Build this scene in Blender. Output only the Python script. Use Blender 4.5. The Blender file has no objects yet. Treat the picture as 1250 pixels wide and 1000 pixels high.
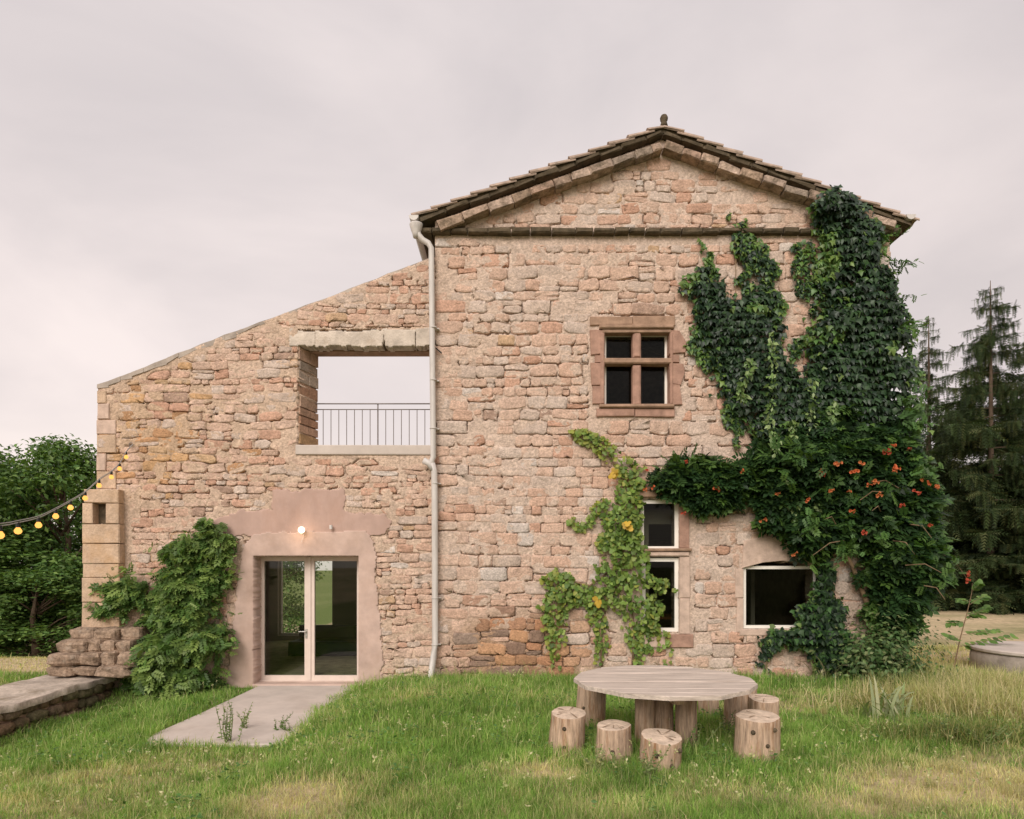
import bpy, math, random
import numpy as np
from math import radians, sin, cos, pi

random.seed(7)
RNG = np.random.default_rng(11)
SC = bpy.context.scene
COL = SC.collection

# ------------------------------------------------------------------ camera, sky, sun, exposure
EYE_Z, DIST, FPX = 2.0, 11.43, 800.0          # eye height, metres to the facade, focal length in photo pixels
cd = bpy.data.cameras.new('camera'); cam = bpy.data.objects.new('camera', cd); COL.objects.link(cam)
cam.location = (0, -DIST, EYE_Z); cam.rotation_euler = (pi/2, 0, 0)
cd.sensor_width = 36; cd.lens = 36*FPX/1250; cd.shift_y = 190/1250
cd.clip_start = 0.05; cd.clip_end = 5000
SC.camera = cam

SUN_EL, SUN_AZ = radians(34), radians(-18)     # behind the camera, a little to its left
world = bpy.data.worlds.new('World'); SC.world = world; world.use_nodes = True
nt = world.node_tree; nt.nodes.clear()
wo = nt.nodes.new('ShaderNodeOutputWorld'); wb = nt.nodes.new('ShaderNodeBackground')
wb.inputs['Strength'].default_value = 0.1
sky = nt.nodes.new('ShaderNodeTexSky'); sky.sky_type = 'NISHITA'; sky.sun_disc = False
sky.sun_elevation = SUN_EL; sky.sun_rotation = pi + SUN_AZ
wtc = nt.nodes.new('ShaderNodeTexCoord')
wmp = nt.nodes.new('ShaderNodeMapping'); wmp.inputs['Scale'].default_value = (1.0, 1.0, 2.2); wmp.inputs['Location'].default_value = (0.35, 0.1, 0.2)
wn = nt.nodes.new('ShaderNodeTexNoise'); wn.inputs['Scale'].default_value = 1.7; wn.inputs['Detail'].default_value = 6; wn.inputs['Roughness'].default_value = 0.5; wn.inputs['Distortion'].default_value = 0.4
wr = nt.nodes.new('ShaderNodeValToRGB')
wr.color_ramp.elements[0].position = 0.36; wr.color_ramp.elements[0].color = (3.72, 3.40, 3.37, 1)
wr.color_ramp.elements[1].position = 0.68; wr.color_ramp.elements[1].color = (5.1, 4.58, 4.42, 1)
wm = nt.nodes.new('ShaderNodeMix'); wm.data_type = 'RGBA'; wm.inputs[0].default_value = 0.93
nt.links.new(wtc.outputs['Generated'], wmp.inputs[0]); nt.links.new(wmp.outputs[0], wn.inputs[0])
nt.links.new(wn.outputs[0], wr.inputs[0]); nt.links.new(sky.outputs[0], wm.inputs[6]); nt.links.new(wr.outputs[0], wm.inputs[7])
wsx = nt.nodes.new('ShaderNodeSeparateXYZ'); nt.links.new(wtc.outputs['Generated'], wsx.inputs[0])
wg = nt.nodes.new('ShaderNodeValToRGB'); wg.color_ramp.elements[0].position = 0.0; wg.color_ramp.elements[0].color = (1.06, 1.0, .95, 1); wg.color_ramp.elements[1].position = 0.75; wg.color_ramp.elements[1].color = (.97, .97, .98, 1)
nt.links.new(wsx.outputs[2], wg.inputs[0])
wx2 = nt.nodes.new('ShaderNodeMix'); wx2.data_type = 'RGBA'; wx2.blend_type = 'MULTIPLY'; wx2.inputs[0].default_value = 1
nt.links.new(wm.outputs[2], wx2.inputs[6]); nt.links.new(wg.outputs[0], wx2.inputs[7]); nt.links.new(wx2.outputs[2], wb.inputs[0]); nt.links.new(wb.outputs[0], wo.inputs[0])

sd = bpy.data.lights.new('sun', 'SUN'); sd.energy = 1.5; sd.angle = radians(38); sd.color = (1.0, 0.93, 0.85)
sun = bpy.data.objects.new('sun', sd); COL.objects.link(sun)
sun.rotation_euler = (pi/2 - SUN_EL, 0, SUN_AZ)
SC.view_settings.view_transform = 'Standard'; SC.view_settings.look = 'None'
SC.view_settings.gamma = 1; SC.view_settings.use_curve_mapping = False
SC.view_settings.exposure = 0.95

# ------------------------------------------------------------------ helpers
def PX(px, py, y=0.0):
    """a point of the photograph on the upright plane at depth y (facade = 0)"""
    k = (DIST + y)/FPX
    return ((px-625)*k, y, EYE_Z + (690-py)*k)
def WX(px): return (px-625)*DIST/FPX
def WZ(py): return EYE_Z + (690-py)*DIST/FPX
def poly_w(pts): return [(WX(a), WZ(b)) for a, b in pts]

def _hash(ix, iy, seed):
    h = (ix.astype(np.int64)*374761393 + iy.astype(np.int64)*668265263 + seed*1442695041) & 0x7fffffff
    h = ((h ^ (h >> 13))*1274126177) & 0x7fffffff
    return ((h ^ (h >> 16)) & 0xffff)/65535.0
def vnoise(x, y, seed=0):
    x = np.asarray(x, float); y = np.asarray(y, float)
    ix = np.floor(x); iy = np.floor(y); fx = x-ix; fy = y-iy
    fx = fx*fx*(3-2*fx); fy = fy*fy*(3-2*fy)
    a = _hash(ix, iy, seed); b = _hash(ix+1, iy, seed); c = _hash(ix, iy+1, seed); d = _hash(ix+1, iy+1, seed)
    return ((a*(1-fx)+b*fx)*(1-fy) + (c*(1-fx)+d*fx)*fy)*2-1
def fbm(x, y, seed=0, oc=4):
    s = 0; a = 0.5; f = 1.0
    for k in range(oc):
        s = s + a*vnoise(np.asarray(x)*f+k*17.3, np.asarray(y)*f-k*9.1, seed+k); a *= 0.5; f *= 2.03
    return s
def sstep(a, b, x):
    t = np.clip((np.asarray(x, float)-a)/(b-a), 0, 1); return t*t*(3-2*t)
def inpoly(X, Y, poly):
    r = np.zeros(np.shape(X), bool); n = len(poly)
    for i in range(n):
        x0, y0 = poly[i]; x1, y1 = poly[(i+1) % n]
        if y0 == y1: continue
        c = ((y0 > Y) != (y1 > Y)) & (X < (x1-x0)*(Y-y0)/(y1-y0)+x0)
        r ^= c
    return r
def edgedist(X, Y, poly):
    d = np.full(np.shape(X), 1e9); n = len(poly)
    for i in range(n):
        x0, y0 = poly[i]; x1, y1 = poly[(i+1) % n]
        dx, dy = x1-x0, y1-y0; L = dx*dx+dy*dy+1e-12
        t = np.clip(((X-x0)*dx+(Y-y0)*dy)/L, 0, 1)
        d = np.minimum(d, np.hypot(X-x0-t*dx, Y-y0-t*dy))
    return d

ORG = {}
def org(o): return ORG.get(o.name, np.zeros(3)) if o else np.zeros(3)
def tag(o, label=None, cat=None, group=None, kind=None):
    if label: o['label'] = label
    if cat: o['category'] = cat
    if group: o['group'] = group
    if kind: o['kind'] = kind
    return o
def thing(name, label, cat, loc=(0, 0, 0), group=None, kind=None):
    o = bpy.data.objects.new(name, None); COL.objects.link(o); o.location = loc
    o.empty_display_size = 0.2
    ORG[o.name] = np.array(loc, float)
    return tag(o, label, cat, group, kind)
def mk(name, V, F, mat, parent=None, col=None, smooth=False, loc=None, kind=None):
    """V world coordinates; F (n,3)/(n,4) array or list of lists; loc = object origin in the world"""
    V = np.asarray(V, float)
    po = org(parent)
    lo = np.array(loc, float) if loc is not None else po
    me = bpy.data.meshes.new(name)
    Vl = (V-lo).astype(np.float32)
    if isinstance(F, np.ndarray) and F.ndim == 2:
        n, k = F.shape
        me.vertices.add(len(Vl)); me.vertices.foreach_set('co', Vl.ravel())
        me.loops.add(n*k); me.loops.foreach_set('vertex_index', F.astype(np.int32).ravel())
        me.polygons.add(n)
        me.polygons.foreach_set('loop_start', np.arange(0, n*k, k, dtype=np.int32))
        me.update(calc_edges=True)
    else:
        me.from_pydata([tuple(v) for v in Vl], [], [tuple(int(i) for i in f) for f in F])
    if col is not None:
        c = np.asarray(col, float)
        if c.ndim == 1: c = np.tile(c, (len(Vl), 1))
        if c.shape[1] == 3: c = np.hstack([c, np.ones((len(c), 1))])
        at = me.color_attributes.new('col', 'FLOAT_COLOR', 'POINT')
        at.data.foreach_set('color', c.astype(np.float32).ravel())
    if smooth: me.polygons.foreach_set('use_smooth', np.ones(len(me.polygons), bool))
    me.materials.append(mat); me.validate()
    o = bpy.data.objects.new(name, me); COL.objects.link(o)
    o.location = tuple(lo-po); ORG[o.name] = lo
    if parent: o.parent = parent
    if kind: o['kind'] = kind
    return o

class MB:
    """collects simple solids in world coordinates"""
    def __init__(s): s.v = []; s.f = []
    def add(s, V, F):
        b = len(s.v); s.v += [tuple(p) for p in V]; s.f += [[i+b for i in f] for f in F]; return s
    def box(s, x0, x1, y0, y1, z0, z1, j=0.0, bev=0.0):
        if bev > 0:
            return s.bevbox(x0, x1, y0, y1, z0, z1, bev, j)
        V = [(x, y, z) for z in (z0, z1) for y in (y0, y1) for x in (x0, x1)]
        V = [tuple(c+random.uniform(-j, j) for c in p) for p in V]
        return s.add(V, [(0, 2, 3, 1), (4, 5, 7, 6), (0, 1, 5, 4), (2, 6, 7, 3), (0, 4, 6, 2), (1, 3, 7, 5)])
    def bevbox(s, x0, x1, y0, y1, z0, z1, b, j=0.0):
        # chamfered front (‑y) face
        A = [(x0, y1, z0), (x1, y1, z0), (x1, y1, z1), (x0, y1, z1)]
        B = [(x0, y0+b, z0), (x1, y0+b, z0), (x1, y0+b, z1), (x0, y0+b, z1)]
        C = [(x0+b, y0, z0+b), (x1-b, y0, z0+b), (x1-b, y0, z1-b), (x0+b, y0, z1-b)]
        V = [tuple(c+random.uniform(-j, j) for c in p) for p in A+B+C]
        F = [(8, 9, 10, 11), (3, 2, 1, 0)]
        for i in range(4):
            k = (i+1) % 4
            F += [(i, k, 4+k, 4+i), (4+i, 4+k, 8+k, 8+i)]
        return s.add(V, F)
    def prism(s, poly, y0, y1):
        n = len(poly)
        V = [(x, y0, z) for x, z in poly]+[(x, y1, z) for x, z in poly]
        F = [list(range(n)), list(range(2*n-1, n-1, -1))]+[(i, i+n, (i+1) % n+n, (i+1) % n) for i in range(n)]
        return s.add(V, F)
    def tube(s, pts, r, n=8, cap=True):
        pts = [np.array(p, float) for p in pts]
        R = r if hasattr(r, '__len__') else [r]*len(pts)
        V = []; F = []; up = np.array([0.31, 0.17, 0.93])
        for i, p in enumerate(pts):
            t = pts[min(i+1, len(pts)-1)]-pts[max(i-1, 0)]; t /= np.linalg.norm(t)+1e-9
            a = np.cross(t, up); a /= np.linalg.norm(a)+1e-9; b = np.cross(t, a)
            for k in range(n):
                w = 2*pi*k/n; V.append(p+R[i]*(cos(w)*a+sin(w)*b))
        for i in range(len(pts)-1):
            for k in range(n):
                F.append((i*n+k, i*n+(k+1) % n, (i+1)*n+(k+1) % n, (i+1)*n+k))
        if cap: F += [list(range(n-1, -1, -1)), [(len(pts)-1)*n+k for k in range(n)]]
        return s.add(V, F)
    def lathe(s, prof, c, n=16):
        V = []; F = []
        for r, z in prof:
            for k in range(n):
                w = 2*pi*k/n; V.append((c[0]+r*cos(w), c[1]+r*sin(w), c[2]+z))
        m = len(prof)
        for i in range(m-1):
            for k in range(n): F.append((i*n+k, i*n+(k+1) % n, (i+1)*n+(k+1) % n, (i+1)*n+k))
        F += [list(range(n-1, -1, -1)), [(m-1)*n+k for k in range(n)]]
        return s.add(V, F)
    def build(s, name, mat, parent=None, smooth=False, col=None, loc=None, kind=None):
        return mk(name, s.v, s.f, mat, parent, col, smooth, loc, kind)

# ------------------------------------------------------------------ materials
def N(t, typ, **kw):
    n = t.nodes.new(typ)
    for k, v in kw.items(): setattr(n, k, v)
    return n
def surf(name, col=None, rough=0.85, var=0.25, vscale=3.0, hue=0.0, bump=0.3, bscale=30.0, bump2=0.0, b2scale=120.0, stretch=None, spec=0.3, stain=None, dist=0.02, metal=0.0, speck=None):
    """col None -> colour attribute 'col'; mottled by world-space noise, bumped by the same"""
    m = bpy.data.materials.new(name); m.use_nodes = True; t = m.node_tree; t.nodes.clear()
    out = N(t, 'ShaderNodeOutputMaterial'); b = N(t, 'ShaderNodeBsdfPrincipled')
    b.inputs['Roughness'].default_value = rough; b.inputs['Specular IOR Level'].default_value = spec; b.inputs['Metallic'].default_value = metal
    g = N(t, 'ShaderNodeNewGeometry'); mp = N(t, 'ShaderNodeMapping')
    if stretch: mp.inputs['Scale'].default_value = stretch
    t.links.new(g.outputs['Position'], mp.inputs[0])
    n1 = N(t, 'ShaderNodeTexNoise'); n1.inputs['Scale'].default_value = vscale; n1.inputs['Detail'].default_value = 8; n1.inputs['Roughness'].default_value = 0.65
    t.links.new(mp.outputs[0], n1.inputs[0])
    mr = N(t, 'ShaderNodeMapRange'); mr.inputs[1].default_value = 0.3; mr.inputs[2].default_value = 0.7; mr.inputs[3].default_value = 1-var; mr.inputs[4].default_value = 1+var
    t.links.new(n1.outputs[0], mr.inputs[0])
    if col is None:
        c = N(t, 'ShaderNodeAttribute', attribute_name='col'); co = c.outputs['Color']
    else:
        c = N(t, 'ShaderNodeRGB'); c.outputs[0].default_value = (*col, 1); co = c.outputs[0]
    mx = N(t, 'ShaderNodeMix', data_type='RGBA', blend_type='MULTIPLY'); mx.inputs[0].default_value = 1
    t.links.new(co, mx.inputs[6])
    t.links.new(mr.outputs[0], mx.inputs[7]); last = mx.outputs[2]
    if speck:
        ns = N(t, 'ShaderNodeTexNoise'); ns.inputs['Scale'].default_value = speck[0]; ns.inputs['Detail'].default_value = 5; ns.inputs['Roughness'].default_value = 0.75
        t.links.new(mp.outputs[0], ns.inputs[0])
        rs = N(t, 'ShaderNodeMapRange'); rs.inputs[1].default_value = 0.34; rs.inputs[2].default_value = 0.66; rs.inputs[3].default_value = 1-speck[1]; rs.inputs[4].default_value = 1+speck[1]*.7
        t.links.new(ns.outputs[0], rs.inputs[0])
        m5 = N(t, 'ShaderNodeMix', data_type='RGBA', blend_type='MULTIPLY'); m5.inputs[0].default_value = 1
        t.links.new(last, m5.inputs[6]); t.links.new(rs.outputs[0], m5.inputs[7]); last = m5.outputs[2]
    if stain:
        sc, scol, lo, hi = stain
        n3 = N(t, 'ShaderNodeTexNoise'); n3.inputs['Scale'].default_value = sc; n3.inputs['Detail'].default_value = 9; n3.inputs['Roughness'].default_value = 0.7
        t.links.new(mp.outputs[0], n3.inputs[0])
        r3 = N(t, 'ShaderNodeMapRange'); r3.inputs[1].default_value = lo; r3.inputs[2].default_value = hi; r3.inputs[4].default_value = 0.8
        t.links.new(n3.outputs[0], r3.inputs[0])
        m3 = N(t, 'ShaderNodeMix', data_type='RGBA'); m3.inputs[7].default_value = (*scol, 1)
        t.links.new(r3.outputs[0], m3.inputs[0]); t.links.new(last, m3.inputs[6]); last = m3.outputs[2]
    t.links.new(last, b.inputs['Base Color'])
    if bump > 0:
        n2 = N(t, 'ShaderNodeTexNoise'); n2.inputs['Scale'].default_value = bscale; n2.inputs['Detail'].default_value = 6; n2.inputs['Roughness'].default_value = 0.65
        t.links.new(mp.outputs[0], n2.inputs[0])
        bp = N(t, 'ShaderNodeBump'); bp.inputs['Strength'].default_value = bump; bp.inputs['Distance'].default_value = dist
        t.links.new(n2.outputs[0], bp.inputs['Height']); t.links.new(bp.outputs[0], b.inputs['Normal'])
    t.links.new(b.outputs[0], out.inputs[0]); return m
def leafmat(name, rough=0.5, trans=0.3, spec=0.35):
    m = bpy.data.materials.new(name); m.use_nodes = True; t = m.node_tree; t.nodes.clear()
    out = N(t, 'ShaderNodeOutputMaterial'); b = N(t, 'ShaderNodeBsdfPrincipled'); tr = N(t, 'ShaderNodeBsdfTranslucent'); mx = N(t, 'ShaderNodeMixShader')
    c = N(t, 'ShaderNodeAttribute', attribute_name='col')
    b.inputs['Roughness'].default_value = rough; b.inputs['Specular IOR Level'].default_value = spec
    hs = N(t, 'ShaderNodeMix', data_type='RGBA', blend_type='MULTIPLY'); hs.inputs[0].default_value = 1; hs.inputs[7].default_value = (1.25, 1.3, 0.6, 1)
    t.links.new(c.outputs['Color'], b.inputs['Base Color']); t.links.new(c.outputs['Color'], hs.inputs[6]); t.links.new(hs.outputs[2], tr.inputs[0])
    mx.inputs[0].default_value = trans
    t.links.new(b.outputs[0], mx.inputs[1]); t.links.new(tr.outputs[0], mx.inputs[2]); t.links.new(mx.outputs[0], out.inputs[0]); return m
def glassmat(name, refl=0.6, tint=(0.86, 0.9, 0.86)):
    m = bpy.data.materials.new(name); m.use_nodes = True; t = m.node_tree; t.nodes.clear()
    out = N(t, 'ShaderNodeOutputMaterial'); tr = N(t, 'ShaderNodeBsdfTransparent'); gl = N(t, 'ShaderNodeBsdfGlossy'); mx = N(t, 'ShaderNodeMixShader'); fr = N(t, 'ShaderNodeFresnel'); mu = N(t, 'ShaderNodeMath', operation='MULTIPLY')
    tr.inputs[0].default_value = (*tint, 1); gl.inputs['Roughness'].default_value = 0.0; fr.inputs[0].default_value = 1.45; mu.inputs[1].default_value = refl
    t.links.new(fr.outputs[0], mu.inputs[0]); t.links.new(mu.outputs[0], mx.inputs[0]); t.links.new(tr.outputs[0], mx.inputs[1]); t.links.new(gl.outputs[0], mx.inputs[2]); t.links.new(mx.outputs[0], out.inputs[0]); return m
def emit(name, col, st):
    m = bpy.data.materials.new(name); m.use_nodes = True; t = m.node_tree; t.nodes.clear()
    out = N(t, 'ShaderNodeOutputMaterial'); e = N(t, 'ShaderNodeEmission'); e.inputs[0].default_value = (*col, 1); e.inputs[1].default_value = st
    t.links.new(e.outputs[0], out.inputs[0]); return m

M = {}
M['stone'] = surf('stone', None, 0.92, 0.2, 7.0, bump=0.8, bscale=34, dist=0.035, spec=0.15, stain=(5.0, (0.20, 0.13, 0.085), 0.62, 0.88), speck=(30, .32))
M['mortar'] = surf('mortar', None, 0.95, 0.2, 5.0, bump=0.9, bscale=26, dist=0.04, spec=0.1, stain=(3.0, (0.25, 0.165, 0.11), 0.60, 0.88), speck=(20, .27))
M['redstone'] = surf('red_sandstone', (0.37, 0.225, 0.17), 0.9, 0.28, 7.0, bump=0.5, bscale=45, spec=0.15, stain=(4.0, (0.22, 0.13, 0.08), 0.56, 0.8))
M['brownstone'] = surf('brown_sandstone', (0.33, 0.215, 0.15), 0.9, 0.28, 7.0, bump=0.5, bscale=45, spec=0.15, stain=(4.0, (0.16, 0.10, 0.06), 0.55, 0.8))
M['palestone'] = surf('pale_stone', (0.53, 0.395, 0.32), 0.9, 0.22, 7.0, bump=0.5, bscale=45, spec=0.15, stain=(4.0, (0.26, 0.17, 0.11), 0.6, 0.85))
M['whitestone'] = surf('whitish_stone', (0.56, 0.48, 0.405), 0.9, 0.25, 5.0, bump=0.8, bscale=35, spec=0.15, stain=(3.0, (0.36, 0.27, 0.19), 0.55, 0.8))
M['darkstone'] = surf('weathered_dark_stone', (0.115, 0.088, 0.058), 0.95, 0.4, 8.0, bump=0.7, bscale=40, spec=0.1, stain=(6.0, (0.05, 0.042, 0.03), 0.45, 0.7))
M['corbel'] = surf('corbel_stone', None, 0.95, 0.35, 8.0, bump=0.9, bscale=26, spec=0.1, stain=(5.0, (0.085, 0.068, 0.042), 0.46, 0.66), dist=.04, speck=(24, .25))
M['tile'] = surf('roof_tile', (0.40, 0.30, 0.24), 0.9, 0.3, 6.0, bump=0.4, bscale=50, spec=0.15, stain=(5.0, (0.16, 0.14, 0.11), 0.5, 0.75))
M['plaster'] = surf('pink_plaster', (0.51, 0.375, 0.315), 0.92, 0.2, 2.5, bump=0.25, bscale=70, spec=0.15, stain=(1.6, (0.44, 0.30, 0.235), 0.45, 0.8), dist=0.01)
M['plaster_dark'] = surf('dusky_pink_plaster', (0.44, 0.305, 0.255), 0.92, 0.16, 2.0, bump=0.25, bscale=70, spec=0.15, stretch=(1, 1, 0.5), stain=(1.7, (0.40, 0.25, 0.19), 0.5, 0.8), dist=0.01)
M['concrete'] = surf('concrete', (0.52, 0.45, 0.40), 0.9, 0.14, 2.0, bump=0.2, bscale=60, spec=0.2, stain=(1.4, (0.42, 0.34, 0.28), 0.5, 0.85), dist=0.01)
M['concrete_grey'] = surf('old_concrete', (0.40, 0.34, 0.29), 0.92, 0.25, 3.0, bump=0.5, bscale=30, spec=0.2, stain=(2.0, (0.16, 0.13, 0.11), 0.48, 0.75))
M['zinc'] = surf('painted_zinc', (0.54, 0.50, 0.47), 0.5, 0.14, 4.0, bump=0.05, bscale=20, spec=0.4, stretch=(4, 4, 0.6), stain=(3.0, (0.34, 0.28, 0.23), 0.56, 0.8))
M['whiteframe'] = surf('white_paint', (0.80, 0.75, 0.68), 0.5, 0.06, 5.0, bump=0.05, bscale=40, spec=0.4)
M['doorframe'] = surf('beige_door_paint', (0.66, 0.55, 0.48), 0.45, 0.07, 5.0, bump=0.05, bscale=40, spec=0.4)
M['iron'] = surf('grey_iron', (0.20, 0.17, 0.16), 0.6, 0.2, 12.0, bump=0.1, bscale=60, spec=0.4, metal=0.3)
M['black'] = surf('black_rubber', (0.02, 0.02, 0.02), 0.6, 0.2, 12.0, bump=0.05, bscale=60)
M['metal'] = surf('brushed_metal', (0.5, 0.48, 0.45), 0.35, 0.1, 12.0, bump=0.03, bscale=60, metal=0.9)
M['cable'] = surf('cable', (0.35, 0.33, 0.31), 0.6, 0.1, 12.0, bump=0.02, bscale=60)
M['board'] = surf('weathered_board', (0.50, 0.42, 0.36), 0.85, 0.35, 4.0, bump=0.5, bscale=14, stretch=(0.5, 8, 8), spec=0.2, stain=(3.0, (0.25, 0.18, 0.13), 0.55, 0.8), dist=0.012)
M['bark'] = surf('stripped_log', (0.47, 0.335, 0.24), 0.9, 0.5, 5.0, bump=0.7, bscale=16, stretch=(7, 7, 0.8), spec=0.15, stain=(2.6, (0.27, 0.13, 0.055), 0.5, 0.64))
M['logend'] = surf('sawn_log_end', (0.55, 0.43, 0.33), 0.9, 0.3, 14.0, bump=0.5, bscale=25, spec=0.15, stain=(6.0, (0.24, 0.15, 0.10), 0.55, 0.8))
M['trunk'] = surf('tree_bark', (0.12, 0.085, 0.06), 0.95, 0.4, 6.0, bump=0.8, bscale=14, stretch=(4, 4, 0.8), spec=0.1)
M['stem'] = surf('vine_stem', (0.22, 0.15, 0.09), 0.9, 0.3, 12.0, bump=0.4, bscale=40, spec=0.15)
M['earth'] = surf('meadow_ground', None, 1.0, 0.35, 5.0, bump=0.9, bscale=22, spec=0.05, dist=0.05)
M['inwall'] = surf('interior_limewash', (0.34, 0.29, 0.23), 0.9, 0.1, 2.0, bump=0.1, bscale=20)
M['infloor'] = surf('interior_floor', (0.30, 0.25, 0.20), 0.25, 0.1, 2.0, bump=0.03, bscale=20, spec=0.5)
M['inwood'] = surf('orange_wood', (0.42, 0.16, 0.05), 0.5, 0.2, 4.0, bump=0.1, bscale=20)
M['leaf'] = leafmat('leaf', 0.5, 0.28)
M['glossleaf'] = leafmat('glossy_leaf', 0.42, 0.15, 0.4)
M['blade'] = leafmat('grass_blade', 0.6, 0.35, 0.2)
M['needle'] = leafmat('conifer_needle', 0.65, 0.15, 0.2)
M['petal'] = leafmat('petal', 0.6, 0.3, 0.2)
M['glass'] = glassmat('window_glass', 0.30, (.7, .73, .7))
M['doorglass'] = glassmat('door_glass', 0.9)
M['bulb'] = emit('warm_bulb', (1.0, 0.44, 0.10), 0.9)
M['globe'] = emit('warm_globe', (1.0, 0.78, 0.52), 2.0)

# ------------------------------------------------------------------ ground
SLAB = (-4.42, -2.72, -3.72, 0.0)
def ground_z(x, y):
    x = np.asarray(x, float); y = np.asarray(y, float)
    f = np.clip(-y, 0, 60)
    zr = 0.043*np.minimum(f, 14)+.13*np.exp(-((x+.9)/1.3)**2-((y+2.6)/1.3)**2)
    zl = -0.14 + 0.36*sstep(3.6, 8.0, f) + 0.03*np.clip(f-8, 0, 6)
    zl = zl - 0.20*sstep(-4.5, -6.2, x)*sstep(7.0, 3.5, f)*sstep(-0.2, 1.2, f)
    k = sstep(-2.75, -1.75, x+0.12*np.sin(y*1.7)) 
    k = np.where(f > 3.9, np.maximum(k, 0), k)
    z = zl*(1-k)+zr*k
    ter = 0.06*np.ones_like(z)                               # terrace left of the low wall
    kt = sstep(-7.15, -7.6, x)
    z = z*(1-kt)+ter*kt
    b = sstep(0.0, 0.8, y)                                   # behind the facade
    zb = 0.0*x
    zb = zb - 1.75*sstep(1.5, 11, y)*sstep(-6.0, -10.0, x) - 10*sstep(26, 90, y)*sstep(10, -5, x)
    zb = zb + 0.06*kt
    z = z*(1-b)+zb*b
    return z + 0.025*fbm(x*0.8, y*0.8, 5, 3)*sstep(0.0, 1.0, np.hypot(np.clip(np.maximum(SLAB[0]-x, x-SLAB[1]), 0, 9), np.clip(SLAB[2]-y, 0, 9)))
def groundhit(px, py):
    dx, dz = (px-625)/FPX, (690-py)/FPX
    t = 3.0
    while t < 80:
        if EYE_Z+dz*t < float(ground_z(dx*t, t-DIST)): break
        t += 0.02
    return dx*t, t-DIST
# dry patches of the meadow, (x, y, rx, ry, strength)
DRY = []
for px, py, rx, ry, s in [(1180, 960, 1.1, 0.9, 1.0), (360, 975, .45, 0.6, .9), (670, 945, .35, .4, .8), (900, 965, .6, .3, .35), (1200, 860, 1.6, 1.2, .55), (480, 985, .6, .4, .3),
                          (90, 945, .9, .5, .35), (800, 985, .6, .3, .25), (1040, 985, .6, .3, .3), (420, 905, .5, .5, .45), (300, 935, .6, .3, .3), (1230, 905, .7, .5, .6), (520, 900, .5, .4, .3), (20, 990, .8, .4, .3)]:
    gx, gy = groundhit(px, py); DRY.append((gx, gy, rx, ry, s))
def dryness(x, y):
    x = np.asarray(x, float); y = np.asarray(y, float)
    d = 0.10+0.80*fbm(x*0.55, y*0.7, 31, 4)
    for gx, gy, rx, ry, s in DRY:
        d = d + s*np.exp(-(((x-gx)/rx)**2+((y-gy)/ry)**2))
    d = d + 0.75*sstep(0.0, 2.0, y) - 1.5*sstep(30, 60, y) + 0.04*sstep(-6.2, -7.4, y) + 0.55*sstep(-7.4, -8.0, x)
    d = d - 0.55*sstep(-1.6, -0.2, y)*sstep(0.6, 0, y)*(x < 7)
    gx, gy = groundhit(600, 880); d = d - 0.5*np.exp(-(((x-gx)/2.0)**2+((y-gy)/1.1)**2))
    gx, gy = groundhit(140, 900); d = d - 0.6*np.exp(-(((x-gx)/1.1)**2+((y-gy)/1.6)**2))
    d = d - 0.45*np.exp(-(((x-1.5)/2.0)**2+((y+4.9)/1.1)**2))
    return np.clip(d, 0, 1)
def spaced(lo, a, b, hi, st, far):
    mid = np.arange(a, b+st/2, st)
    L = [mid[0]]; s = st
    while L[-1] > lo: s *= far; L.append(L[-1]-s)
    R = [mid[-1]]; s = st
    while R[-1] < hi: s *= far; R.append(R[-1]+s)
    return np.array(L[::-1][:-1]+list(mid)+R[1:])
gx = spaced(-900, -11, 13, 900, 0.1, 1.16); gy = spaced(-400, -9, 8, 1500, 0.1, 1.15)
GX, GY = np.meshgrid(gx, gy); GZ = ground_z(GX, GY)
nx, ny = len(gx), len(gy)
idx = np.arange(nx*ny).reshape(ny, nx)
GF = np.stack([idx[:-1, :-1], idx[:-1, 1:], idx[1:, 1:], idx[1:, :-1]], -1).reshape(-1, 4)
D = dryness(GX, GY).ravel()[:, None]
gc = (1-D)*np.array([[0.15, 0.18, 0.06]]) + D*np.array([[0.54, 0.42, 0.265]])
ground = mk('meadow_ground', np.stack([GX, GY, GZ], -1).reshape(-1, 3), GF, M['earth'], None, gc, True)
tag(ground, 'grassy meadow ground with dry patches around the stone house', 'ground', kind='structure')

# concrete apron before the glass door, its outer corner worn round
ap = [(-4.40, 0.45), (-4.42, -2.2), (-4.46, -3.25), (-4.38, -3.60), (-4.05, -3.70), (-3.3, -3.74), (-2.70, -3.72), (-2.70, 0.45)]
apv = [(x, y, -0.30) for x, y in ap]+[(x, y, -0.115) for x, y in ap]+[(x*0.997-0.011, y+(0.012 if y < 0 else 0), -0.10) for x, y in ap]
n = len(ap)
apf = [list(range(2*n, 3*n))]+[(i, (i+1) % n, n+(i+1) % n, n+i) for i in range(n)]+[(n+i, n+(i+1) % n, 2*n+(i+1) % n, 2*n+i) for i in range(n)]
tag(mk('concrete_path', apv, apf, M['concrete']), 'pale concrete apron in front of the glazed double door', 'path', kind='structure')

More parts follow.
